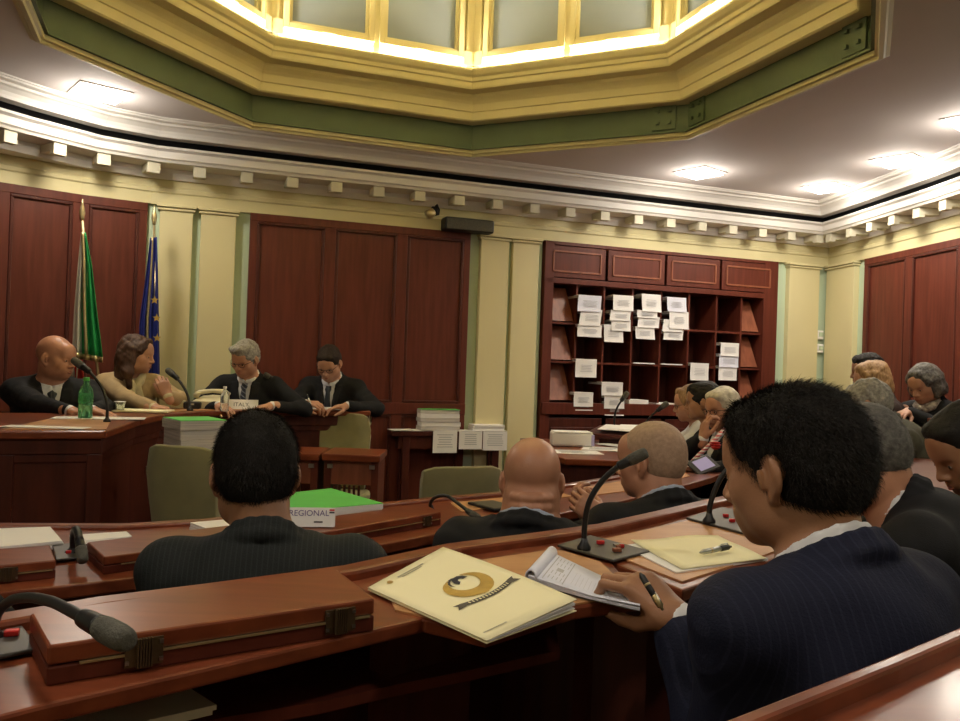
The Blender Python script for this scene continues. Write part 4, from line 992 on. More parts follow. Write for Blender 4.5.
t, rr = build_flag('tricolour_flag', 'furled green white and red flag with gold fringe on a pole behind the bald man', 5.25, (82, 218), (99, 384), [(81, 86, 232, 233), (78, 92, 262, 265), (74, 97, 310, 310), (72, 103, 352, 357)],
    [('white_band', FW, 0, .32), ('green_band', FG, .32, 1)], None, .5, 3.5)
# red band peeping out below the white one
mb = MB(); b0 = t.location
mb.sweep([[aty(70+dx+s_*2, py, 5.27)-b0+Vector((0, .02*math.sin(dx), 0)) for dx in range(0, 13)] for s_, py in ((0, 345), (1, 368), (2, 392))]); o = mb.build('red_band', FRD, t, True); o.modifiers.new('t', 'SOLIDIFY').thickness = .003
mb = MB()
mb.sweep([[aty(66+dx+s_*2, py, 5.26)-b0+Vector((0, .015*math.sin(dx*1.3), 0)) for dx in range(0, 10)] for s_, py in ((2, 345), (2, 368), (1, 390))]); o = mb.build('white_band', FW, t, True); o.modifiers.new('t', 'SOLIDIFY').thickness = .003
t, rr = build_flag('blue_flag', 'furled dark blue flag with gold stars hanging on a pole beside the pilaster', 5.75, (154, 222), (158, 390), [(150.5, 157, 238, 237), (147, 158, 270, 270), (140, 159, 320, 320), (138, 160, 384, 386)],
    [('blue_cloth', FB, 0, 1)], None, .45, 3)
b0 = t.location
for (px, py) in ((156.5, 318), (154.5, 300), (157, 338)):
    mb = MB(); c_ = aty(px, py, 5.66)-b0; pts = [c_+Vector(((.030 if k % 2 == 0 else .012)*math.sin(math.pi*k/5), 0, (.030 if k % 2 == 0 else .012)*math.cos(math.pi*k/5))) for k in range(10)]; mb.add(pts+[p+Vector((0, .004, 0)) for p in pts], [tuple(range(10)), tuple(range(19, 9, -1))]+[(k, (k+1) % 10, 10+(k+1) % 10, 10+k) for k in range(10)]); mb.build('gold_star', M['gold'], t)
# ------------------------------------------------------------------ people: implicit surfaces meshed by surface nets
V = lambda *a: np.array(a, float)
def rotx(a): c, s_ = math.cos(a), math.sin(a); return np.array([[1, 0, 0], [0, c, -s_], [0, s_, c]])
def roty(a): c, s_ = math.cos(a), math.sin(a); return np.array([[c, 0, s_], [0, 1, 0], [-s_, 0, c]])
def rotz(a): c, s_ = math.cos(a), math.sin(a); return np.array([[c, -s_, 0], [s_, c, 0], [0, 0, 1]])
I3 = np.eye(3)
def el(c, r, Rm=I3, k=.02, op='+'): return ('el', V(*c), V(*r), Rm, k, op)
def rc(a, b, ra, rb, k=.02, op='+'): return ('rc', V(*a), V(*b), ra, rb, k, op)
def xf(prims, Rm, t, s=1):
    out = []
    for p in prims:
        if p[0] == 'el': out.append(('el', Rm@(p[1]*s)+t, p[2]*s, Rm@p[3], p[4]*s, p[5]))
        elif p[0] == 'rc': out.append(('rc', Rm@(p[1]*s)+t, Rm@(p[2]*s)+t, p[3]*s, p[4]*s, p[5]*s, p[6]))
        elif p[0] == 'hs':    # half space: point, normal
            out.append(('hs', Rm@(p[1]*s)+t, Rm@p[2], p[3], p[4]*s))
    return out
def field(prims, h, pad=.03):
    lo = np.full(3, 1e9); hi = -lo
    for p in prims:
        if p[0] == 'el' and p[5] == '+': e = np.sqrt(((p[3]*p[2])**2).sum(1)); lo = np.minimum(lo, p[1]-e); hi = np.maximum(hi, p[1]+e)
        if p[0] == 'rc' and p[6] == '+': lo = np.minimum(lo, np.minimum(p[1]-p[3], p[2]-p[4])); hi = np.maximum(hi, np.maximum(p[1]+p[3], p[2]+p[4]))
    lo -= pad; hi += pad; n = np.ceil((hi-lo)/h).astype(int)+1
    A = np.full(n, 1.0, np.float32); ax = [lo[i]+h*np.arange(n[i]) for i in range(3)]
    for p in prims:
        if p[0] == 'post': A[:] = p[1](A, lo, ax); continue
        if p[0] == 'hs':
            X = ax[0][:, None, None]; Y = ax[1][None, :, None]; Z = ax[2][None, None, :]
            d = ((X-p[1][0])*p[2][0]+(Y-p[1][1])*p[2][1]+(Z-p[1][2])*p[2][2]).astype(np.float32); k = p[4]
            b = np.abs(A+d) if False else None
            nd = -d; m = np.maximum(A, nd)+np.maximum(k-np.abs(A-nd), 0)**2/(4*k); A[:] = m; continue
        k = p[-2]; mg = k+2.5*h+.004; op = p[-1]
        if p[0] == 'el': e = np.sqrt(((p[3]*p[2])**2).sum(1)); a, b = p[1]-e-mg, p[1]+e+mg
        else: a = np.minimum(p[1]-p[3], p[2]-p[4])-mg; b = np.maximum(p[1]+p[3], p[2]+p[4])+mg
        i0 = np.clip(np.floor((a-lo)/h).astype(int), 0, n); i1 = np.clip(np.ceil((b-lo)/h).astype(int)+1, 0, n)
        if (i1 <= i0).any(): continue
        sl = tuple(slice(i0[i], i1[i]) for i in range(3))
        X = ax[0][sl[0]][:, None, None]; Y = ax[1][sl[1]][None, :, None]; Z = ax[2][sl[2]][None, None, :]
        if p[0] == 'el':
            x, y, z = X-p[1][0], Y-p[1][1], Z-p[1][2]; Q = p[3]; r = p[2]
            l = [(Q[0, i]*x+Q[1, i]*y+Q[2, i]*z) for i in range(3)]
            k0 = np.sqrt(sum((l[i]/r[i])**2 for i in range(3))); k1 = np.sqrt(sum((l[i]/r[i]**2)**2 for i in range(3)))+1e-9
            d = k0*(k0-1)/k1
        else:
            ab = p[2]-p[1]; L2 = ab@ab+1e-12; x, y, z = X-p[1][0], Y-p[1][1], Z-p[1][2]
            t = np.clip((x*ab[0]+y*ab[1]+z*ab[2])/L2, 0, 1)
            d = np.sqrt((x-t*ab[0])**2+(y-t*ab[1])**2+(z-t*ab[2])**2)-(p[3]+(p[4]-p[3])*t)
        d = d.astype(np.float32); S = A[sl]
        if op == '+': A[sl] = np.minimum(S, d)-np.maximum(k-np.abs(S-d), 0)**2/(4*k)
        else: A[sl] = np.maximum(S, -d)+np.maximum(k-np.abs(S+d), 0)**2/(4*k)
    return A, lo, ax
def nets(A, lo, h):
    s = A < 0; nx, ny, nz = A.shape
    cnt = np.zeros((nx-1, ny-1, nz-1), np.int8)
    for a in (0, 1):
        for b in (0, 1):
            for c in (0, 1): cnt += s[a:nx-1+a, b:ny-1+b, c:nz-1+c]
    act = (cnt > 0) & (cnt < 8); idx = np.argwhere(act); N_ = len(idx)
    if N_ == 0: return np.zeros((0, 3)), []
    num = np.full(act.shape, -1, np.int64); num[act] = np.arange(N_)
    P = np.zeros((N_, 3)); W = np.zeros(N_); cs = [(a, b, c) for a in (0, 1) for b in (0, 1) for c in (0, 1)]
    val = {c: A[idx[:, 0]+c[0], idx[:, 1]+c[1], idx[:, 2]+c[2]] for c in cs}
    for c in cs:
        for ax in range(3):
            if c[ax] == 0:
                e = list(c); e[ax] = 1; e = tuple(e); v0, v1 = val[c], val[e]; m = (v0 < 0) != (v1 < 0)
                t = np.where(m, v0/(v0-v1+1e-20), 0); q = np.zeros((N_, 3)); q[:] = c; q[:, ax] += t; P[m] += q[m]; W[m] += 1
    P = (P/W[:, None]+idx)*h+lo
    F = []
    for ax in range(3):
        u, w = (ax+1) % 3, (ax+2) % 3
        sl0 = [slice(None)]*3; sl1 = [slice(None)]*3; sl0[ax] = slice(0, -1); sl1[ax] = slice(1, None)
        s0, s1 = s[tuple(sl0)], s[tuple(sl1)]; e = np.argwhere(s0 != s1)
        e = e[(e[:, u] > 0) & (e[:, w] > 0) & (e[:, u] < A.shape[u]-1) & (e[:, w] < A.shape[w]-1)]
        flip = s0[e[:, 0], e[:, 1], e[:, 2]]
        def g(du, dw): c = e.copy(); c[:, u] += du; c[:, w] += dw; return num[c[:, 0], c[:, 1], c[:, 2]]
        q = np.stack([g(-1, -1), g(0, -1), g(0, 0), g(-1, 0)], 1)
        q[~flip] = q[~flip][:, ::-1]; q = q[(q >= 0).all(1)]; F.append(q)
    return P, np.concatenate(F)
def mesh_obj(name, P, F, m, parent):
    me = bpy.data.meshes.new(name); me.vertices.add(len(P)); me.vertices.foreach_set('co', np.ascontiguousarray(P, dtype=np.float32).ravel())
    n = len(F); me.loops.add(n*4); me.loops.foreach_set('vertex_index', np.ascontiguousarray(F, dtype=np.int32).ravel()); me.polygons.add(n)
    me.polygons.foreach_set('loop_start', np.arange(n, dtype=np.int32)*4)
    try: me.polygons.foreach_set('loop_total', np.full(n, 4, dtype=np.int32))
    except Exception: pass
    me.update(calc_edges=True); me.validate(); me.materials.append(m); me.shade_smooth()
    o = bpy.data.objects.new(name, me); C.objects.link(o); o.parent = parent; return o
def wob(P, amp, f, seed=0):
    r = np.random.default_rng(seed); d = np.zeros(len(P))
    for i in range(7):
        k = r.normal(size=3); k = k/np.linalg.norm(k)*f*(1+.5*i); d += np.sin(P@k+r.uniform(0, 6.28)+1.3*np.sin(P@(k[::-1]*.6)))/(1+.45*i)
    return d*amp/2.2
def gnorm(P, A, lo, h):
    q = (P-lo)/h; i = np.clip(np.round(q).astype(int), 1, np.array(A.shape)-2)
    g = np.stack([A[i[:, 0]+1, i[:, 1], i[:, 2]]-A[i[:, 0]-1, i[:, 1], i[:, 2]], A[i[:, 0], i[:, 1]+1, i[:, 2]]-A[i[:, 0], i[:, 1]-1, i[:, 2]], A[i[:, 0], i[:, 1], i[:, 2]+1]-A[i[:, 0], i[:, 1], i[:, 2]-1]], 1)
    return g/(np.linalg.norm(g, axis=1)[:, None]+1e-9)
def solid(name, prims, h, m, parent, amp=0, f=30, seed=0, post=None):
    A, lo, ax = field(prims, h)
    if post is not None: A = post(A, lo, ax)
    P, F = nets(A, lo, h)
    if len(P) == 0: return None, None
    N_ = gnorm(P, A, lo, h)
    if amp: P = P+N_*wob(P, amp, f, seed)[:, None]
    o = mesh_obj(name, P, F, m, parent); return o, (P, F, N_)
# ---- head in its own frame (x right, y forward, z up), height about .235
def head_prims(fem=False, old=False, heavy=0):
    p = [el((0, -.018, .033), (.077, .097, .086), k=.01), el((0, .018, -.012), (.063, .073, .085), k=.03),
         el((0, .030, -.066), (.050+.008*heavy, .054, .038), k=.03), el((0, .066, -.090), (.020, .017, .016), k=.025),
         el((.044, .052, -.024), (.022, .022, .022), k=.03), el((-.044, .052, -.024), (.022, .022, .022), k=.03),
         el((.048, .010, -.062), (.018, .032, .026), k=.03), el((-.048, .010, -.062), (.018, .032, .026), k=.03),
         rc((-.034, .074, .016), (-.010, .084, .014), .011, .010, .016), rc((.034, .074, .016), (.010, .084, .014), .011, .010, .016),
         el((0, .070, .045), (.045, .022, .035), k=.03),
         el((-.032, .096, -.003), (.018, .016, .011), k=.014, op='-'), el((.032, .096, -.003), (.018, .016, .011), k=.014, op='-'),
         el((-.031, .0735, -.004), (.0150, .0135, .0115), k=.004), el((.031, .0735, -.004), (.0150, .0135, .0115), k=.004),
         rc((-.043, .080, .002), (-.019, .085, .003), .0035, .004, .004), rc((.043, .080, .002), (.019, .085, .003), .0035, .004, .004),
         rc((0, .084, .012), (0, .107, -.030), .0075, .0105, .014), el((.0125, .096, -.035), (.0085, .011, .0075), k=.008), el((-.0125, .096, -.035), (.0085, .011, .0075), k=.008),
         el((.006, .099, -.042), (.0035, .005, .003), k=.003, op='-'), el((-.006, .099, -.042), (.0035, .005, .003), k=.003, op='-'),
         el((0, .074, -.060), (.030, .020, .022), k=.018),
         rc((-.020, .084, -.0585), (0, .0945, -.0555), .0038, .0058, .006), rc((.020, .084, -.0585), (0, .0945, -.0555), .0038, .0058, .006),
         rc((-.015, .086, -.0675), (.015, .086, -.0675), .0055, .0055, .006), el((0, .0925, -.0675), (.012, .006, .0055), k=.006),
         rc((-.025, .085, -.0620), (.025, .085, -.0620), .0018, .0018, .004, '-'), rc((0, .098, -.0620), (0, .092, -.062), .003, .002, .005, '-'),
         rc((-.013, .098, -.0775), (.013, .098, -.0775), .006, .006, .012, '-'),
         ]
    for s_ in (-1, 1):
        Re = rotz(s_*R(30))@rotx(R(-8))
        p += [el((s_*.0800, -.010, -.004), (.0085, .0170, .029), Re, k=.008), el((s_*.074, -.004, -.034), (.008, .010, .012), Re, k=.008),
              el((s_*.0905, -.003, .001), (.0065, .0105, .019), Re, k=.005, op='-'), rc((s_*.083, .008, .002), (s_*.082, .006, -.020), .005, .005, .004),
              rc((s_*.084, -.010, .020), (s_*.086, -.022, -.002), .0028, .0028, .004), rc((s_*.086, -.010, .010), (s_*.085, -.015, -.012), .0020, .0022, .004)]
    return p
def hand_prims(W, d, n, side, curl=.5, s=1, thumb=.5, spread=1.0, curls=None):
    d = d/np.linalg.norm(d); n = n-d*(n@d); n /= np.linalg.norm(n); lat = np.cross(d, n)*side; p = []
    K = []
    base = [(.030, .086, .0088), (.010, .091, .0090), (-.010, .087, .0085), (-.028, .078, .0076)]
    segs = [(.043, .026, .021), (.048, .030, .022), (.044, .028, .021), (.034, .021, .018)]
    cl = curls or [curl]*4
    p.append(rc(W-d*.03*s, W+d*.015*s, .026*s, .024*s, .02*s)); p.append(el(W+d*.050*s, (.036*s, .042*s, .0145*s), np.stack([lat, d, n], 1), .015*s))
    for i, ((la, ln, r_), sg) in enumerate(zip(base, segs)):
        k0 = W+lat*la*s+d*ln*s; p.append(rc(W+lat*la*.55*s+d*.015*s, k0, .013*s, .0105*s, .012*s))
        ang = 0; q = k0; dd = d+lat*la*2.2*spread; dd = dd/np.linalg.norm(dd)
        for j, L in enumerate(sg):
            ang += cl[i]*(.75, 1.15, .8)[j]; v = dd*math.cos(ang)+n*math.sin(ang); q2 = q+v*L*s
            p.append(rc(q, q2, r_*s*(1-.06*j), r_*s*(.93-.07*j), .003*s)); q = q2
        K.append(q)
    t0 = W+lat*.022*s+d*.022*s+n*.004*s; tv = (d*(.70-.25*thumb)+lat*(.75-.6*thumb)+n*(.25+.55*thumb)); tv /= np.linalg.norm(tv)
    t1 = t0+tv*.040*s; tv2 = tv*.75+d*.5-lat*.35*thumb+n*.15*thumb; tv2 /= np.linalg.norm(tv2); t2 = t1+tv2*.034*s; t3 = t2+(tv2*.8+d*.35)*.024*s
    p += [rc(t0, t1, .0155*s, .0115*s, .012*s), rc(t1, t2, .0115*s, .0100*s, .003*s), rc(t2, t3, .0100*s, .0082*s, .003*s)]
    return p, K, t3
def ik(S, Wt, a, b, pole):
    v = Wt-S; L = np.linalg.norm(v); L2 = min(L, (a+b)*.995); u = v/L; Wt = S+u*L2
    x = (a*a-b*b+L2*L2)/(2*L2); hgt = math.sqrt(max(a*a-x*x, 0)); pl = pole-u*(pole@u); pl /= np.linalg.norm(pl)
    return S+u*x+pl*hgt, Wt
SK = {'fair': mat('skin_fair', (.52, .27, .17), .45, noise=.12, nscale=22, bump=.12, bscale=250), 'pink': mat('skin_ruddy', (.50, .24, .145), .42, noise=.14, nscale=16, bump=.10, bscale=250),
      'tan': mat('skin_tan', (.36, .175, .095), .45, noise=.14, nscale=20, bump=.12, bscale=250), 'pale': mat('skin_pale', (.60, .34, .24), .5, noise=.1, nscale=20, bump=.1, bscale=250)}
HR = {'black': mat('hair_black', (.018, .015, .013), .65, spec=.25, noise=.5, nscale=60, bump=.6, bscale=350), 'brown': mat('hair_brown', (.085, .036, .018), .5, noise=.5, nscale=50, stretch=(3, 3, .5), bump=.6, bscale=200),
      'dark': mat('hair_dark_brown', (.032, .020, .014), .65, spec=.25, noise=.5, nscale=60, bump=.6, bscale=350), 'grey': mat('hair_grey', (.36, .34, .30), .6, nscale=70, col2=(.15, .14, .125), bump=.7, bscale=250),
      'dgrey': mat('hair_dark_grey', (.17, .16, .145), .65, nscale=80, col2=(.06, .055, .05), bump=.6, bscale=350), 'buzz': mat('hair_cropped_grey', (.46, .31, .21), .55, nscale=90, col2=(.34, .22, .145), bump=.5, bscale=500),
      'white': mat('hair_white', (.66, .60, .48), .6, nscale=50, col2=(.42, .37, .28), bump=.5, bscale=250), 'blond': mat('hair_blond', (.50, .30, .13), .5, nscale=40, stretch=(3, 3, .6), col2=(.26, .14, .06), bump=.5, bscale=200),
      'lbrown': mat('hair_light_brown', (.34, .20, .10), .5, nscale=40, stretch=(3, 3, .6), col2=(.17, .09, .045), bump=.5, bscale=200)}
CL = {'black': mat('black_suiting', (.014, .014, .016), .8, noise=.25, nscale=30, bump=.3, bscale=500, spec=.25), 'navy': stripe_mat('navy_pinstripe', (.011, .013, .030), (.017, .020, .042), .011, .0022),
      'char': stripe_mat('charcoal_pinstripe', (.014, .016, .016), (.021, .024, .024), .0095, .0024), 'dark': mat('dark_blue_suiting', (.012, .014, .022), .8, noise=.25, nscale=30, bump=.3, bscale=500, spec=.25),
      'beige': mat('beige_wool', (.42, .30, .16), .85, noise=.12, nscale=30, bump=.3, bscale=400), 'olive': mat('olive_wool', (.075, .070, .045), .9, noise=.2, nscale=30, bump=.3, bscale=400),
      'white': mat('white_cotton', (.72, .72, .74), .75, noise=.05, nscale=10, bump=.15, bscale=300), 'blue': mat('light_blue_cotton', (.36, .42, .55), .75, noise=.05, nscale=10), 'scarf': mat('cream_scarf_cloth', (.62, .55, .36), .8, noise=.25, nscale=25),
      'tie': stripe_mat('striped_tie_silk', (.03, .035, .06), (.20, .22, .28), .022, .006, 'Z', .5, R(35)), 'tied': mat('dark_tie_silk', (.02, .025, .035), .45, noise=.3, nscale=60), 'brown': mat('dark_brown_wool', (.035, .018, .014), .85, noise=.2, nscale=30)}
EYW = mat('eye_white', (.62, .58, .54), .25); EYD = mat('eye_dark', (.03, .018, .01), .15); LIP = mat('lip_tone', (.40, .13, .09), .5)
M['glassf'] = mat('glasses_frame', (.02, .015, .015), .3)
PID = [0]
def person(label, head, depth, hs=1.0, yaw=0, hyaw=0, hpitch=0, hroll=0, lean=12, floor=0., skin='fair', hair='short', hcol='black', top='black', shirt='white', tie=None, front=None,
           hands=None, h=.0065, hh=.0045, fem=False, shz=-.066, sw=.19, glasses=False, heavy=0, legs=True, strands=0, hpose=None, old=False, group=None, nfold=0, neckfwd=0, pole=None, collar=True, bulk=1.0, lanyard=None, hx=0):
    PID[0] += 1; s = hs
    H = np.array(aty(head[0], head[1], depth)); ya = R(yaw)
    Rl = rotz(ya); base = V(H[0], H[1], floor)
    t = thing('person', label, 'person', tuple(base), ya, group)
    loc = lambda w: Rl.T@(np.array(w, float)-base)
    hc = V(0, 0, H[2]-floor)
    Rh = rotz(R(hyaw))@rotx(R(hpitch))@roty(R(hroll))
    nb = hc+(rotz(R(hyaw*.4))@rotx(R(hpitch*.5)))@(V(0, -.042-neckfwd, -.128)*s)+V(hx*s, 0, 0)
    la = R(lean); Rt = rotx(-la)
    tlen = min(.50*s, max(.30, (nb[2]-.50)/max(.5, math.cos(la))))
    T = lambda x, y, z: nb+Rt@(V(x, y, z)*V(s, s, tlen/.5))
    sh = [T(-sw*.92, -.005, shz), T(sw*.92, -.005, shz)]
    hands = hands or {}
    W = [None, None]; E = [None, None]; HP = []
    aL, bL = .285*s, .255*s; cuffs = []
    for i, sd in enumerate((-1, 1)):
        hp = hands.get(i)
        if hp is None: tgt = T(sd*.12, .0, -.40)+V(0, .38, 0); tgt = V(sd*.13, hc[1]+.36, max(hc[2]-.42, .5)); dv = V(-sd*.5, 1, -.05); nv = V(0, 0, -1); kw = {}
        else:
            tgt = loc(hp[0]); dv = Rl.T@V(*hp[1]); nv = Rl.T@V(*hp[2]); kw = hp[3] if len(hp) > 3 else {}
        if pole is not None: pl = Rl.T@V(*pole)
        else: pl = V(sd*1.0, -.2, -.45)
        E[i], W[i] = ik(sh[i], tgt, aL, bL, pl)
        # side: thumb direction; cross(d,n)*side must point to the inner side for a palm-down hand
        sidef = kw.pop('side', -sd) if kw else -sd
        pr, K, tt = hand_prims(W[i], dv, nv, sidef, s=s*.98, **kw); HP += pr
    # ---- body (one continuous surface)
    HPm = xf(head_prims(fem, old, heavy), Rh, hc, s)
    nk = .057*s*(1 if not fem else .84)*(1+.12*heavy)
    nt_ = hc+Rh@(V(0, -.030, -.045)*s)
    body = [el(T(0, 0, -.20), (.155*s*bulk, .098*s*bulk, .20*s), Rt, .05), el(T(0, .01, -.42), (.145*s*bulk, .105*s*bulk, .14*s), Rt, .06),
            rc(sh[0], T(-.05, -.01, -.045), .048*s, .055*s, .04), rc(sh[1], T(.05, -.01, -.045), .048*s, .055*s, .04),
            rc(nt_, nb+V(0, -.005, -.02), nk*.98, nk*1.08, .03)]
    for i in (0, 1):
        body += [rc(sh[i], E[i], .047*s, .037*s, .03), rc(E[i], W[i], .037*s, .024*s, .015)]
    if nfold:
        q = hc+Rh@(V(0, -.085, -.055)*s)
        for j in range(nfold):
            for u in np.linspace(-1, 1, 7)[:-1]:
                a_ = hc+Rh@(V(.058*math.sin(u*1.3), -.034-.078*math.cos(u*1.3)*.98, -.046-.024*j+.004*u*u)*s); u2 = u+1/3
                b_ = hc+Rh@(V(.058*math.sin(u2*1.3), -.034-.078*math.cos(u2*1.3)*.98, -.046-.024*j+.004*u2*u2)*s)
                body.append(rc(a_, b_, .0125*s, .0125*s, .006))
    body += HPm+HP
    solid('body', body, hh, SK[skin], t)
    # ---- eyes and brows
    mbw = MB(); mbd = MB(); mb_b = MB()
    for sd in (-1, 1):
        c_ = hc+Rh@(V(sd*.031, .0775, -.0045)*s); Mx = Matrix.Translation(Vector(c_)) @ Matrix(Rh.tolist()).to_4x4()
        Rr = Matrix.Rotation(-math.pi/2, 4, 'X')
        mbw.lathe([(.0105*s*math.sin(a_)*1.0, .0105*s*math.cos(a_)) for a_ in np.linspace(.1, 3.0, 7)], seg=12, mtx=Mx @ Matrix.Diagonal((1, 1.05, .52, 1)) @ Rr)
        mbd.lathe([(.0001, .0118*s), (.0045*s, .0112*s), (.0046*s, .009*s)], seg=10, mtx=Mx @ Rr)
        mb_b.tube([Vector(hc+Rh@(V(sd*x_, y_, z_)*s)) for x_, y_, z_ in ((.012, .0935, .0165), (.024, .0915, .0205), (.036, .083, .020), (.046, .069, .014))], [.0032*s, .0040*s, .0034*s, .0015*s], 6)
    e_ = mbw.build('eyes', EYW, t, True); mbd.build('irises', EYD, e_, True)
    mb_b.build('eyebrows', HR[hcol if hcol != 'buzz' else 'grey'], t, True)
    mb = MB(); mb.tube([Vector(hc+Rh@(V(x_, y_, z_)*s)) for x_, y_, z_ in ((-.021, .0862, -.0600), (-.010, .0948, -.0575), (0, .0985, -.0580), (.010, .0948, -.0575), (.021, .0862, -.0600))], [.001*s, .0028*s, .0032*s, .0028*s, .001*s], 6)
    mb.tube([Vector(hc+Rh@(V(x_, y_, z_)*s)) for x_, y_, z_ in ((-.019, .0865, -.0650), (-.009, .0945, -.0675), (0, .0965, -.0680), (.009, .0945, -.0675), (.019, .0865, -.0650))], [.001*s, .0036*s, .0042*s, .0036*s, .001*s], 6)
    mb.build('lips', LIP, t, True)
    # ---- hair
    hp = None; th = 0
    if hair in ('short', 'full', 'crop'):
        th = {'short': .011, 'full': .014, 'crop': .0045}[hair]
        hp = [el((0, -.018, .033), (.077+th*.5, .097+th*.6, .086+th*.85), k=.01), el((0, -.045, -.012), (.064+th*.5, .060+th*.5, .062), k=.03),
              el((0, .115, -.030), (.088, .074, .112), k=.012, op='-'),
              el((0, .06, -.09), (.12, .075, .070), k=.02, op='-'), el((.094, -.008, -.008), (.026, .034, .038), k=.008, op='-'), el((-.094, -.008, -.008), (.026, .034, .038), k=.008, op='-'),
              rc((.085, -.03, -.11), (-.085, -.03, -.11), .048, .048, .02, '-'), rc((.06, -.10, -.125), (-.06, -.10, -.125), .045, .045, .02, '-')]
        if hair == 'full': hp.insert(2, el((.01, .050, .085), (.060, .042, .032), k=.03)); hp[3] = el((0, .125, -.040), (.080, .066, .100), k=.010, op='-')
        if hair == 'short': hp.insert(2, el((0, .052, .078), (.060, .032, .026), k=.03))
    elif hair in ('long', 'bob'):
        dn = -.20 if hair == 'long' else -.07
        hp = [el((0, -.020, .038), (.090, .108, .096), k=.01), el((0, -.055, -.03), (.088, .070, .090), k=.03)]
        for sd in (-1, 1):
            hp += [rc((sd*.072, -.005, .03), (sd*.085, -.01, dn*.55), .030, .032, .03), rc((sd*.085, -.01, dn*.55), (sd*.080, .015, dn), .030, .020, .03), rc((sd*.045, -.06, 0), (sd*.06, -.07, dn*.95), .045, .032, .03), rc((sd*.025, .055, .090), (sd*.070, .040, .035), .022, .020, .02)]
        hp += [el((0, .120, -.045), (.062, .075, .110), k=.012, op='-')]
    elif hair == 'fringe':
        hp = [el((0, -.022, .012), (.0800, .0975, .072), k=.01), el((0, .08, .02), (.12, .085, .15), k=.01, op='-'), el((0, -.0, .10), (.11, .13, .055), k=.01, op='-'), rc((.085, -.03, -.10), (-.085, -.03, -.10), .045, .045, .02, '-'),
              el((.088, .001, -.004), (.026, .024, .034), k=.008, op='-'), el((-.088, .001, -.004), (.026, .024, .034), k=.008, op='-')]
    if hp:
        amp = {'short': .0022, 'full': .005, 'crop': .0006, 'long': .007, 'bob': .006, 'fringe': .0008}[hair]
        o, g = solid('hair', xf(hp, Rh, hc, s), min(hh, .005), HR[hcol], t, amp=amp, f=75 if hair not in ('long', 'bob') else 45, seed=PID[0])
        if strands and o:
            P, F, Nn = g; k = strands; idx = RNG.integers(0, len(P), k); p0 = P[idx]+RNG.normal(size=(k, 3))*.0018; n_ = Nn[idx]
            up = Rh@V(0, -.45, -.8); comb = up-n_*(n_@up)[:, None]; comb /= np.linalg.norm(comb, axis=1)[:, None]+1e-6
            dv = n_*.42+comb*.9+RNG.normal(size=(k, 3))*.20; dv /= np.linalg.norm(dv, axis=1)[:, None]
            sd_ = np.cross(dv, n_); sd_ /= np.linalg.norm(sd_, axis=1)[:, None]+1e-6
            Ls = RNG.uniform(.009, .018, k)[:, None]*s*(1 if hair != 'crop' else .4); w_ = .00042
            a_ = p0-n_*.002-sd_*w_; b_ = p0-n_*.002+sd_*w_; c_ = p0+dv*Ls*.55+n_*.0006+sd_*w_*.8; c2 = p0+dv*Ls*.55+n_*.0006-sd_*w_*.8; d_ = p0+dv*Ls-n_*.0015
            VV = np.concatenate([a_, b_, c_, c2, d_]); ii = np.arange(k); Q4 = np.stack([ii, ii+k, ii+2*k, ii+3*k], 1); me = bpy.data.meshes.new('strands')
            fs = [tuple(q) for q in Q4.tolist()]+[(x+3*k, x+2*k, x+4*k) for x in range(k)]
            me.from_pydata(VV.tolist(), [], fs); me.update(); me.materials.append(HR[hcol]); oo = bpy.data.objects.new('hair_strands', me); C.objects.link(oo); oo.parent = o
    # ---- clothing
    q = 1.0
    jb = [el(T(0, -.005, -.20), (.178*s*bulk*sw/.19, .122*s*bulk, .215*s), Rt, .05), el(T(0, .012, -.42), (.172*s*bulk, .128*s*bulk, .15*s), Rt, .06),
          rc(sh[0], T(-.06, -.012, -.040), .060*s, .058*s, .035), rc(sh[1], T(.06, -.012, -.040), .060*s, .058*s, .035), el(T(0, -.045, -.09), (.14*s, .075*s, .10*s), Rt, .05)]
    arms = []
    for i in (0, 1):
        we = E[i]+(W[i]-E[i])*.93
        arms += [rc(sh[i], E[i], .060*s, .052*s, .05), rc(E[i], we, .051*s, .037*s, .02)]
    nd = (nt_-nb); nd = nd/np.linalg.norm(nd)
    hole = [rc(nb-nd*.015, nb+nd*.10, nk*1.20, nk*1.25, .012, '-')]
    def ringpts(z0, zf, r_, n_=15, a0=-150, a1=150, fw_=.012):
        out = []
        for a_ in np.linspace(R(a0), R(a1), n_):   # a=0 is the back
            cz_ = math.cos(a_); out.append(nb+Rt@V(math.sin(a_)*r_, -cz_*r_*1.02+fw_*(1-cz_)/2-.006*s, (z0*(1+cz_)/2+zf*(1-cz_)/2)))
        return out
    cl_ = []
    if collar:
        pts = ringpts(.030*s, -.045*s, nk*1.32, a0=-135, a1=135)
        for a_, b_ in zip(pts[:-1], pts[1:]): cl_.append(rc(a_, b_, .0125*s, .0125*s, .008))
        pts = ringpts(.010*s, -.065*s, nk*1.46, a0=-140, a1=140)
        for a_, b_ in zip(pts[:-1], pts[1:]): cl_.append(rc(a_, b_, .014*s, .014*s, .010))
    vd = front if front is not None else (.30 if shirt else 0)
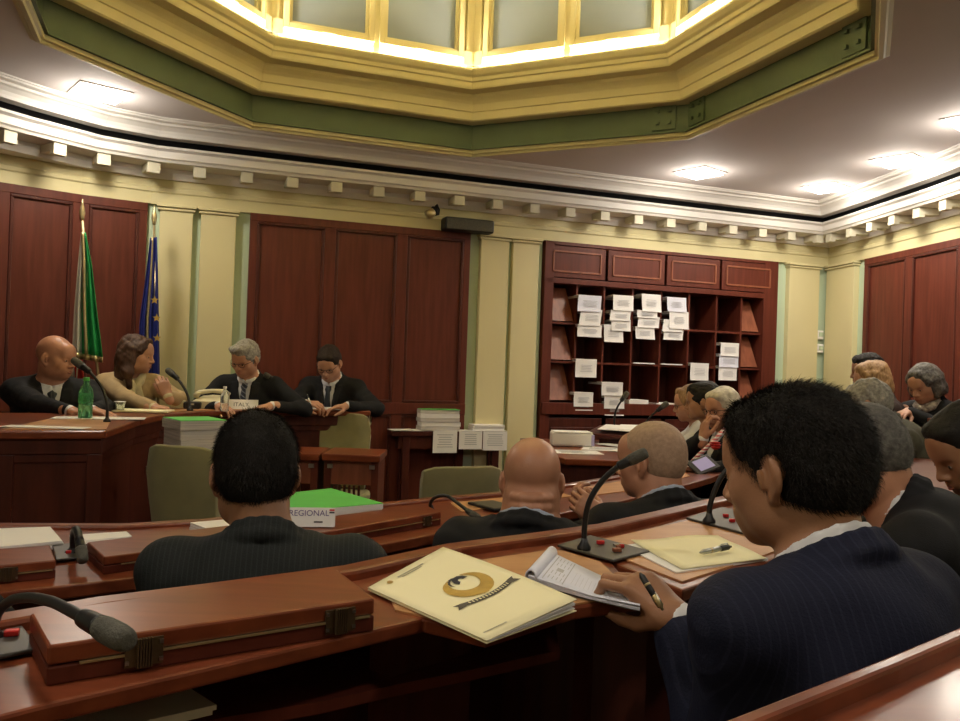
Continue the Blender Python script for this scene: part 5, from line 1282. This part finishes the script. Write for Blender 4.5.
    def post(A, lo, ax):
        X, Y, Z = np.meshgrid(*ax, indexing='ij', sparse=True)
        x, y, z = X-nb[0], Y-nb[1], Z-nb[2]; Ri = Rt.T
        lx = x*Ri[0, 0]+y*Ri[0, 1]+z*Ri[0, 2]; ly = x*Ri[1, 0]+y*Ri[1, 1]+z*Ri[1, 2]; lz = x*Ri[2, 0]+y*Ri[2, 1]+z*Ri[2, 2]
        if vd > 0:
            hw = .058*s*np.clip((lz+vd*s)/(vd*s+.02), -1, 1.5)
            wdg = np.maximum(np.abs(lx)-hw, .02*s-ly)
            lap = np.maximum(np.maximum(A-.007*s, np.abs(lx)-(hw+.048*s)), np.maximum(.0-ly, -(lz+(vd+.02)*s))); lap = np.maximum(lap, lz+.03*s)
            A = np.minimum(A, lap); A = np.maximum(A, -wdg)
        return A.astype(np.float32)
    dn = {'navy': 'suit_jacket', 'char': 'suit_jacket'}.get(top, 'jacket')
    def chest_post(A, lo, ax): return post(A, lo, ax)
    solid(dn, jb+[('post', post)]+arms+hole+cl_, h, CL[top], t, amp=.0055 if not fem else .004, f=22, seed=PID[0]+50)
    if shirt:
        sb = [el(T(0, -.002, -.20), (.166*s*bulk, .111*s*bulk, .205*s), Rt, .05), el(T(0, .012, -.40), (.150*s*bulk, .116*s*bulk, .13*s), Rt, .06), rc(sh[0], T(-.05, -.01, -.045), .046*s, .056*s, .04), rc(sh[1], T(.05, -.01, -.045), .046*s, .056*s, .04)]
        pts = ringpts(.044*s, -.018*s, nk*1.13, a0=-172, a1=172)
        for a_, b_ in zip(pts[:-1], pts[1:]): sb.append(rc(a_, b_, .0065*s, .0065*s, .004))
        pts = ringpts(.030*s, -.030*s, nk*1.16, a0=-172, a1=172)
        for a_, b_ in zip(pts[:-1], pts[1:]): sb.append(rc(a_, b_, .0080*s, .0080*s, .006))
        for i in (0, 1):
            a_ = E[i]+(W[i]-E[i])*.90; b_ = E[i]+(W[i]-E[i])*1.0; solid('shirt_cuff', [rc(a_, b_, .030*s, .0305*s, .004)], .005, CL[shirt], t)
        sb.append(rc(nb+nd*.0, nb+nd*.12, nk*1.05, nk*1.05, .004, '-'))
        solid('shirt', sb, min(h, .0055) if hh > .0035 else .0038, CL[shirt], t)
    if tie:
        mb = MB(); pts = []
        y0 = .108*s*bulk
        zs = [(-.035, .018, .060), (-.055, .024, .078), (-.075, .015, .088), (-.12, .020, .108), (-.20, .027, .118), (-.30, .032, .118)]
        A_ = [Vector(nb+Rt@V(-w_*s, y_*s*bulk+.014, z_*s)) for z_, w_, y_ in zs]; B_ = [Vector(nb+Rt@V(w_*s, y_*s*bulk+.014, z_*s)) for z_, w_, y_ in zs]; Mi = [Vector(nb+Rt@V(0, y_*s*bulk+.024, z_*s)) for z_, w_, y_ in zs]
        mb.quadstrip(A_, Mi); mb.quadstrip(Mi, B_); o = mb.build('tie', CL[tie], t, True); o.modifiers.new('t', 'SOLIDIFY').thickness = .004
    if glasses:
        mb = MB()
        for sd in (-1, 1):
            ring_ = []
            for a_ in np.linspace(0, 2*math.pi, 15): ring_.append(Vector(hc+Rh@(V(sd*.032+.021*math.cos(a_), .097-.004*math.cos(a_)*sd, -.004+.0145*math.sin(a_)*(1 if math.sin(a_) < 0 else .9))*s)))
            mb.tube(ring_, .0017*s, 6); mb.tube([Vector(hc+Rh@(V(*p_)*s)) for p_ in ((sd*.053, .090, .004), (sd*.074, .05, .006), (sd*.080, -.005, .008))], .0017*s, 6)
        mb.tube([Vector(hc+Rh@(V(*p_)*s)) for p_ in ((-.011, .100, .002), (0, .103, .005), (.011, .100, .002))], .0017*s, 6)
        mb.build('glasses', M['glassf'], t, True)
    if legs:
        pv = T(0, 0, -.5); lg = [el(pv+V(0, .02, -.02), (.17*s, .14*s, .10), I3, .04)]; zk = max(pv[2]-.02, .45)
        for sd in (-1, 1):
            hp_ = pv+V(sd*.09, .02, -.02); kn = V(sd*.12, pv[1]+.40, min(hp_[2], .50)); an = V(sd*.12, pv[1]+.38, .09)
            lg += [rc(hp_, kn, .085, .062, .03), rc(kn, an, .060, .045, .02)]
        solid('trousers', lg, .013, CL['black' if top in ('black', 'white', 'beige') else 'dark' if top != 'char' else 'char'], t)
        mb = MB()
        for sd in (-1, 1): mb.tube([V(sd*.12, pv[1]+.33, .045), V(sd*.12, pv[1]+.38, .05), V(sd*.12, pv[1]+.48, .042), V(sd*.12, pv[1]+.57, .028)], [.035, .042, .040, .025], 10)
        mb.build('shoes', M['black'], t, True)
    seat_h = T(0, 0, -.5)[2]-.10
    return dict(root=t, loc=loc, hc=hc, nb=nb, Rt=Rt, Rh=Rh, T=T, s=s, base=base, Rl=Rl, E=E, W=W, seat=seat_h, pv=T(0, 0, -.5), yaw=ya)
def chair_for(P, lab):
    w = P['base']+P['Rl']@V(P['pv'][0], P['pv'][1], 0); fl = P['base'][2]; sc_ = max(.6, min(1.1, P['seat']/.49))
    t = make_chair(lab, (w[0], w[1], fl), P['yaw'], group='chairs under the seated people', top=.80); t.scale = (1, 1, sc_); return t
dn3 = (0, 0, -1)
# 1 bald man at the dais
P = person('bald man in dark suit speaking into a microphone at the left end of the dais', (56.5, 358), 4.75, 1.06, yaw=-150, hyaw=48, hpitch=-6, lean=8, floor=.2, skin='pink', hair='none', hcol='grey', top='black', tie='tied', heavy=1,
    hands={0: (aty(92, 411, 4.42), (1, -.25, -.12), dn3, dict(curl=.3)), 1: (aty(72, 412, 4.38), (1, -.1, -.1), dn3, dict(curl=.4))}, bulk=1.08)
chair_for(P, 'chair under the bald man at the dais')
# 2 woman in beige
P = person('woman with long brown hair in beige jacket and cream scarf, in profile on the dais', (137, 355), 5.25, 1.0, yaw=-140, hyaw=50, hpitch=-6, lean=8, floor=.2, skin='fair', hair='long', hcol='brown', top='beige', shirt='scarf', fem=True, sw=.165, front=.26,
    hands={0: (aty(168, 396, 4.98), (-.4, .0, .9), (-.3, .9, 0), dict(curl=.8)), 1: (aty(158, 410, 4.85), (1, -.1, -.05), dn3, dict(curl=.5))})
T_ = P['T']; mb = MB()
for sd in (-1, 1):
    pts = [Vector(P['nb']+P['Rt']@V(sd*x, y, z)) for x, y, z in ((.055, -.03, .02), (.060, .03, .0), (.035, .075, -.03), (.012, .10, -.06), (.03, .115, -.14), (.05, .118, -.23))]
    mb.tube(pts, [.022, .024, .026, .024, .028, .020], 10)
mb.build('scarf', CL['scarf'], P['root'], True)
chair_for(P, 'chair under the woman in beige at the dais')
# 3 grey haired man with glasses
P = person('grey haired man with glasses and striped tie looking down behind the ITALY name plate', (245, 359), 5.35, .96, yaw=178, hyaw=-14, hpitch=-24, hroll=-4, lean=8, floor=.2, skin='fair', hair='full', hcol='grey', top='black', tie='tie', glasses=True, front=.36,
    hands={0: (aty(272, 406, 5.16), (-.8, -.5, -.1), dn3, dict(curl=.4)), 1: (aty(218, 406, 5.16), (.8, -.5, -.1), dn3, dict(curl=.4))})
chair_for(P, 'chair under the grey haired man with glasses at the dais')
# 4 dark haired man writing
P = person('dark haired man with glasses in black suit writing at the right end of the dais', (329, 363), 5.85, 1.0, yaw=172, hyaw=0, hpitch=-34, lean=14, floor=.2, skin='fair', hair='short', hcol='dark', top='black', tie='tied', shirt='white', glasses=True,
    hands={1: (aty(306, 404, 5.50), (.85, -.4, .05), (0.2, .3, -1), dict(curl=.75)), 0: (aty(348, 406, 5.55), (-.9, -.35, -.1), dn3, dict(curl=.4))})
pen('pen held by the dark haired man writing on the dais', aty(311, 405, 5.44), aty(307, 394, 5.46), .005, 'paper')
chair_for(P, 'chair under the man writing at the dais')
# 5 dark haired man, back view
P = person('dark haired man in charcoal pinstripe suit seen from behind in the front row', (255, 474), 1.66, .97, yaw=8, hyaw=12, hpitch=-12, lean=12, floor=0, skin='tan', hair='short', hcol='black', top='char', shirt=None, h=.0055, hh=.004, sw=.19, hx=.03, strands=16000, bulk=1.05)
chair_for(P, 'chair under the man in charcoal pinstripes')
# 6 bald man back view
P = person('bald man in dark suit seen from behind in the front row, neck folded', (532, 481), 2.34, 1.02, yaw=-12, hyaw=8, hpitch=-8, lean=16, floor=0, skin='pink', hair='none', hcol='grey', top='black', shirt='blue', h=.006, hh=.0042, sw=.205, nfold=2, heavy=3, bulk=1.1)
chair_for(P, 'chair under the bald man in the front row')
# 7 cropped grey man
hw = aty(598, 516, 2.62)
P = person('man with cropped grey hair and dark suit, hands clasped, seen from behind left', (650, 461), 2.50, .98, yaw=22, hyaw=34, hpitch=-6, lean=16, floor=0, skin='pink', hair='crop', hcol='buzz', top='black', shirt='blue', h=.006, hh=.0042, sw=.20, strands=0,
    hands={0: (aty(592, 524, 2.72), (-.5, .2, .75), (.8, .3, -.1), dict(curl=.75)), 1: (aty(602, 520, 2.60), (-.75, .3, .55), (-.3, .9, .1), dict(curl=.8))}, heavy=1)
chair_for(P, 'chair under the man with cropped grey hair')
# 8 foreground man
P = person('dark haired man in navy pinstripe suit with a pen, nearest figure on the right', (792, 470), 1.12, .91, yaw=25, hyaw=19, hpitch=-10, lean=16, floor=.15, skin='tan', hair='short', hcol='black', top='navy', shirt='white', h=.005, hh=.0032, sw=.175, shz=-.072, strands=26000, bulk=1.0,
    hands={0: (aty(679, 622, 1.14), (-.58, .35, .50), (-.25, .50, -.75), dict(curls=[.88, 1.0, 1.1, 1.2], spread=.3, thumb=.95, side=1)), 1: (aty(770, 640, 1.30), (-.8, .6, -.1), dn3, dict(curl=.4))}, pole=(.2, -.5, -1), old=False)
PN = P
pen('black and gold pen held in the hand of the man in navy', aty(640, 573, 1.08), aty(663, 610, 1.05), .0042, 'black')
chair_for(P, 'chair under the man in navy')
# 9 man beside him
P = person('grey haired man in black suit and white collar bending behind the man in navy', (860, 458), 1.85, .97, yaw=64, hyaw=0, hpitch=-30, lean=42, floor=.15, skin='pink', hair='crop', hcol='dgrey', top='black', shirt='white', h=.006, hh=.0045, sw=.205, strands=9000, bulk=1.1)
chair_for(P, 'chair under the man bending down')
# 10 at the right edge
P = person('dark haired man looking down at the right edge of the photo', (970, 449), 2.2, 1.0, yaw=72, hyaw=20, hpitch=-30, lean=12, floor=.15, skin='tan', hair='short', hcol='black', top='black', h=.007, hh=.005)
chair_for(P, 'chair at the right edge of the photo')
# 11 olive
P = person('grey haired man in olive jacket leaning forward with his back turned', (868, 406), 3.8, .95, yaw=72, hyaw=-10, hpitch=-30, lean=46, floor=.15, skin='fair', hair='full', hcol='grey', top='olive', shirt=None, sw=.20)
chair_for(P, 'chair under the man in olive')
# 12 blond
P = person('blond woman in a dark brown coat in profile by the right wall', (871, 381), 5.2, .98, yaw=75, hyaw=10, hpitch=-12, lean=16, floor=.1, skin='fair', hair='bob', hcol='blond', top='brown', shirt=None, fem=True, sw=.175, glasses=True)
chair_for(P, 'chair under the blond woman')
# 13 dark hair behind
P = person('person with black hair mostly hidden behind the blond woman', (867, 371), 5.8, .98, yaw=70, lean=10, hyaw=5, hpitch=-8, floor=.1, skin='tan', hair='full', hcol='black', top='black', shirt=None)
chair_for(P, 'chair under the black haired person by the wall')
# 14 grey haired woman
P = person('grey haired woman in black with patterned scarf reading by the right wall', (924, 384), 5.1, .98, yaw=112, hyaw=4, hpitch=-26, lean=12, floor=.2, skin='fair', hair='bob', hcol='dgrey', top='black', shirt=None, fem=True, sw=.175,
    hands={0: (aty(908, 412, 4.95), (-.6, -.5, -.1), dn3, dict(curl=.4)), 1: (aty(900, 409, 5.15), (-.8, .1, -.1), dn3, dict(curl=.4))})
mb = MB(); mb.tube([Vector(P['nb']+P['Rt']@V(x, y, z)) for x, y, z in ((-.06, .0, .01), (-.05, .06, -.01), (0, .09, -.03), (.05, .06, -.01), (.06, 0, .01))], [.022, .028, .03, .028, .022], 10)
mb.build('patterned_scarf', mat('patterned_scarf_cloth', (.62, .56, .48), .8, nscale=45, col2=(.12, .08, .07)), P['root'], True)
mb = MB(); mb.tube([Vector(P['nb']+P['Rt']@V(x, y, z)) for x, y, z in ((.045, .085, -.03), (.04, .135, -.12), (.02, .145, -.22), (0, .15, -.32))], .010, 6); mb.build('yellow_lanyard', mat('yellow_ribbon', (.75, .68, .10), .6), P['root'], True)
chair_for(P, 'chair under the grey haired woman')
# 15 woman glasses white top
P = person('woman with short light brown hair and glasses in a white top below the bookcase', (690, 404), 5.4, .98, yaw=80, hyaw=6, hpitch=-10, lean=14, floor=.05, skin='fair', hair='bob', hcol='lbrown', top='white', shirt=None, fem=True, sw=.16, glasses=True, collar=False)
chair_for(P, 'chair under the woman in white')
# 16 dark hair
P = person('person with black hair sitting between the woman in white and the white haired man', (703, 402), 5.1, .98, yaw=70, hyaw=0, hpitch=-6, lean=14, floor=.05, skin='tan', hair='full', hcol='black', top='black', shirt=None)
chair_for(P, 'chair under the black haired person below the bookcase')
# 17 white haired man
P = person('white haired man with glasses and striped lanyard, chin resting on his hand', (722, 409), 4.7, 1.0, yaw=112, hyaw=6, hpitch=-8, lean=-6, floor=.05, skin='pink', hair='short', hcol='white', top='black', shirt='white', glasses=True, heavy=1, front=.28, sw=.2,
    hands={1: (aty(703, 439, 4.52), (.1, .1, .9), (.8, .2, 0), dict(curl=.75)), 0: (aty(699, 470, 4.25), (-.8, -.2, .1), (0, 0, 1), dict(curl=.6))})
mb = MB(); 
st = [(729, 424, 4.6), (722, 432, 4.50), (712, 443, 4.44), (700, 454, 4.42), (688, 466, 4.40), (680, 473, 4.39)]
mb.tube([Vector(P['loc'](aty(*p))) for p in st], .012, 6); mb.build('lanyard', stripe_mat('red_striped_ribbon', (.45, .10, .12), (.65, .60, .62), .018, .009, 'Z'), P['root'], True)
mb = MB(); c_ = Vector(P['loc'](aty(716, 446, 4.40)))
for k in range(6): mb.lathe([(.001, -.008), (.018, 0), (.022, .008), (.010, .010)], c=c_+Vector((.014*math.cos(k), .004, .014*math.sin(k))), seg=10)
mb.build('red_flower', M['red'], P['root'], True)
b = aty(703, 465, 4.2); t = thing('handheld_device', 'grey handheld device with a lit screen held by the white haired man', 'device', b, R(30)); o = MB().box((0, 0, 0), (.15, .10, .012), rx=R(35), ry=R(-15)).build('device_body', M['panel'], t, bevel=.003); MB().box((0, -.004, .0065), (.10, .07, .002), rx=R(35), ry=R(-15)).build('device_screen', mat('lit_screen', (.3, .25, .4), .3, emis=(.5, .45, .7), estr=.35), t)
chair_for(P, 'chair under the white haired man')
# 18 left edge
P = person('person in black at the left edge of the photo, only a shoulder showing', (-72, 500), 1.45, 1.0, yaw=-20, hyaw=0, hpitch=-12, lean=14, floor=0, skin='fair', hair='short', hcol='dark', top='black', shirt=None, h=.008, hh=.006, sw=.20)
chair_for(P, 'chair under the person at the left edge')
bpy.context.view_layer.update()
w = bpy.data.worlds.new('world'); sc.world = w; w.use_nodes = True; w.node_tree.nodes['Background'].inputs[0].default_value = (.30, .34, .42, 1); w.node_tree.nodes['Background'].inputs[1].default_value = .15
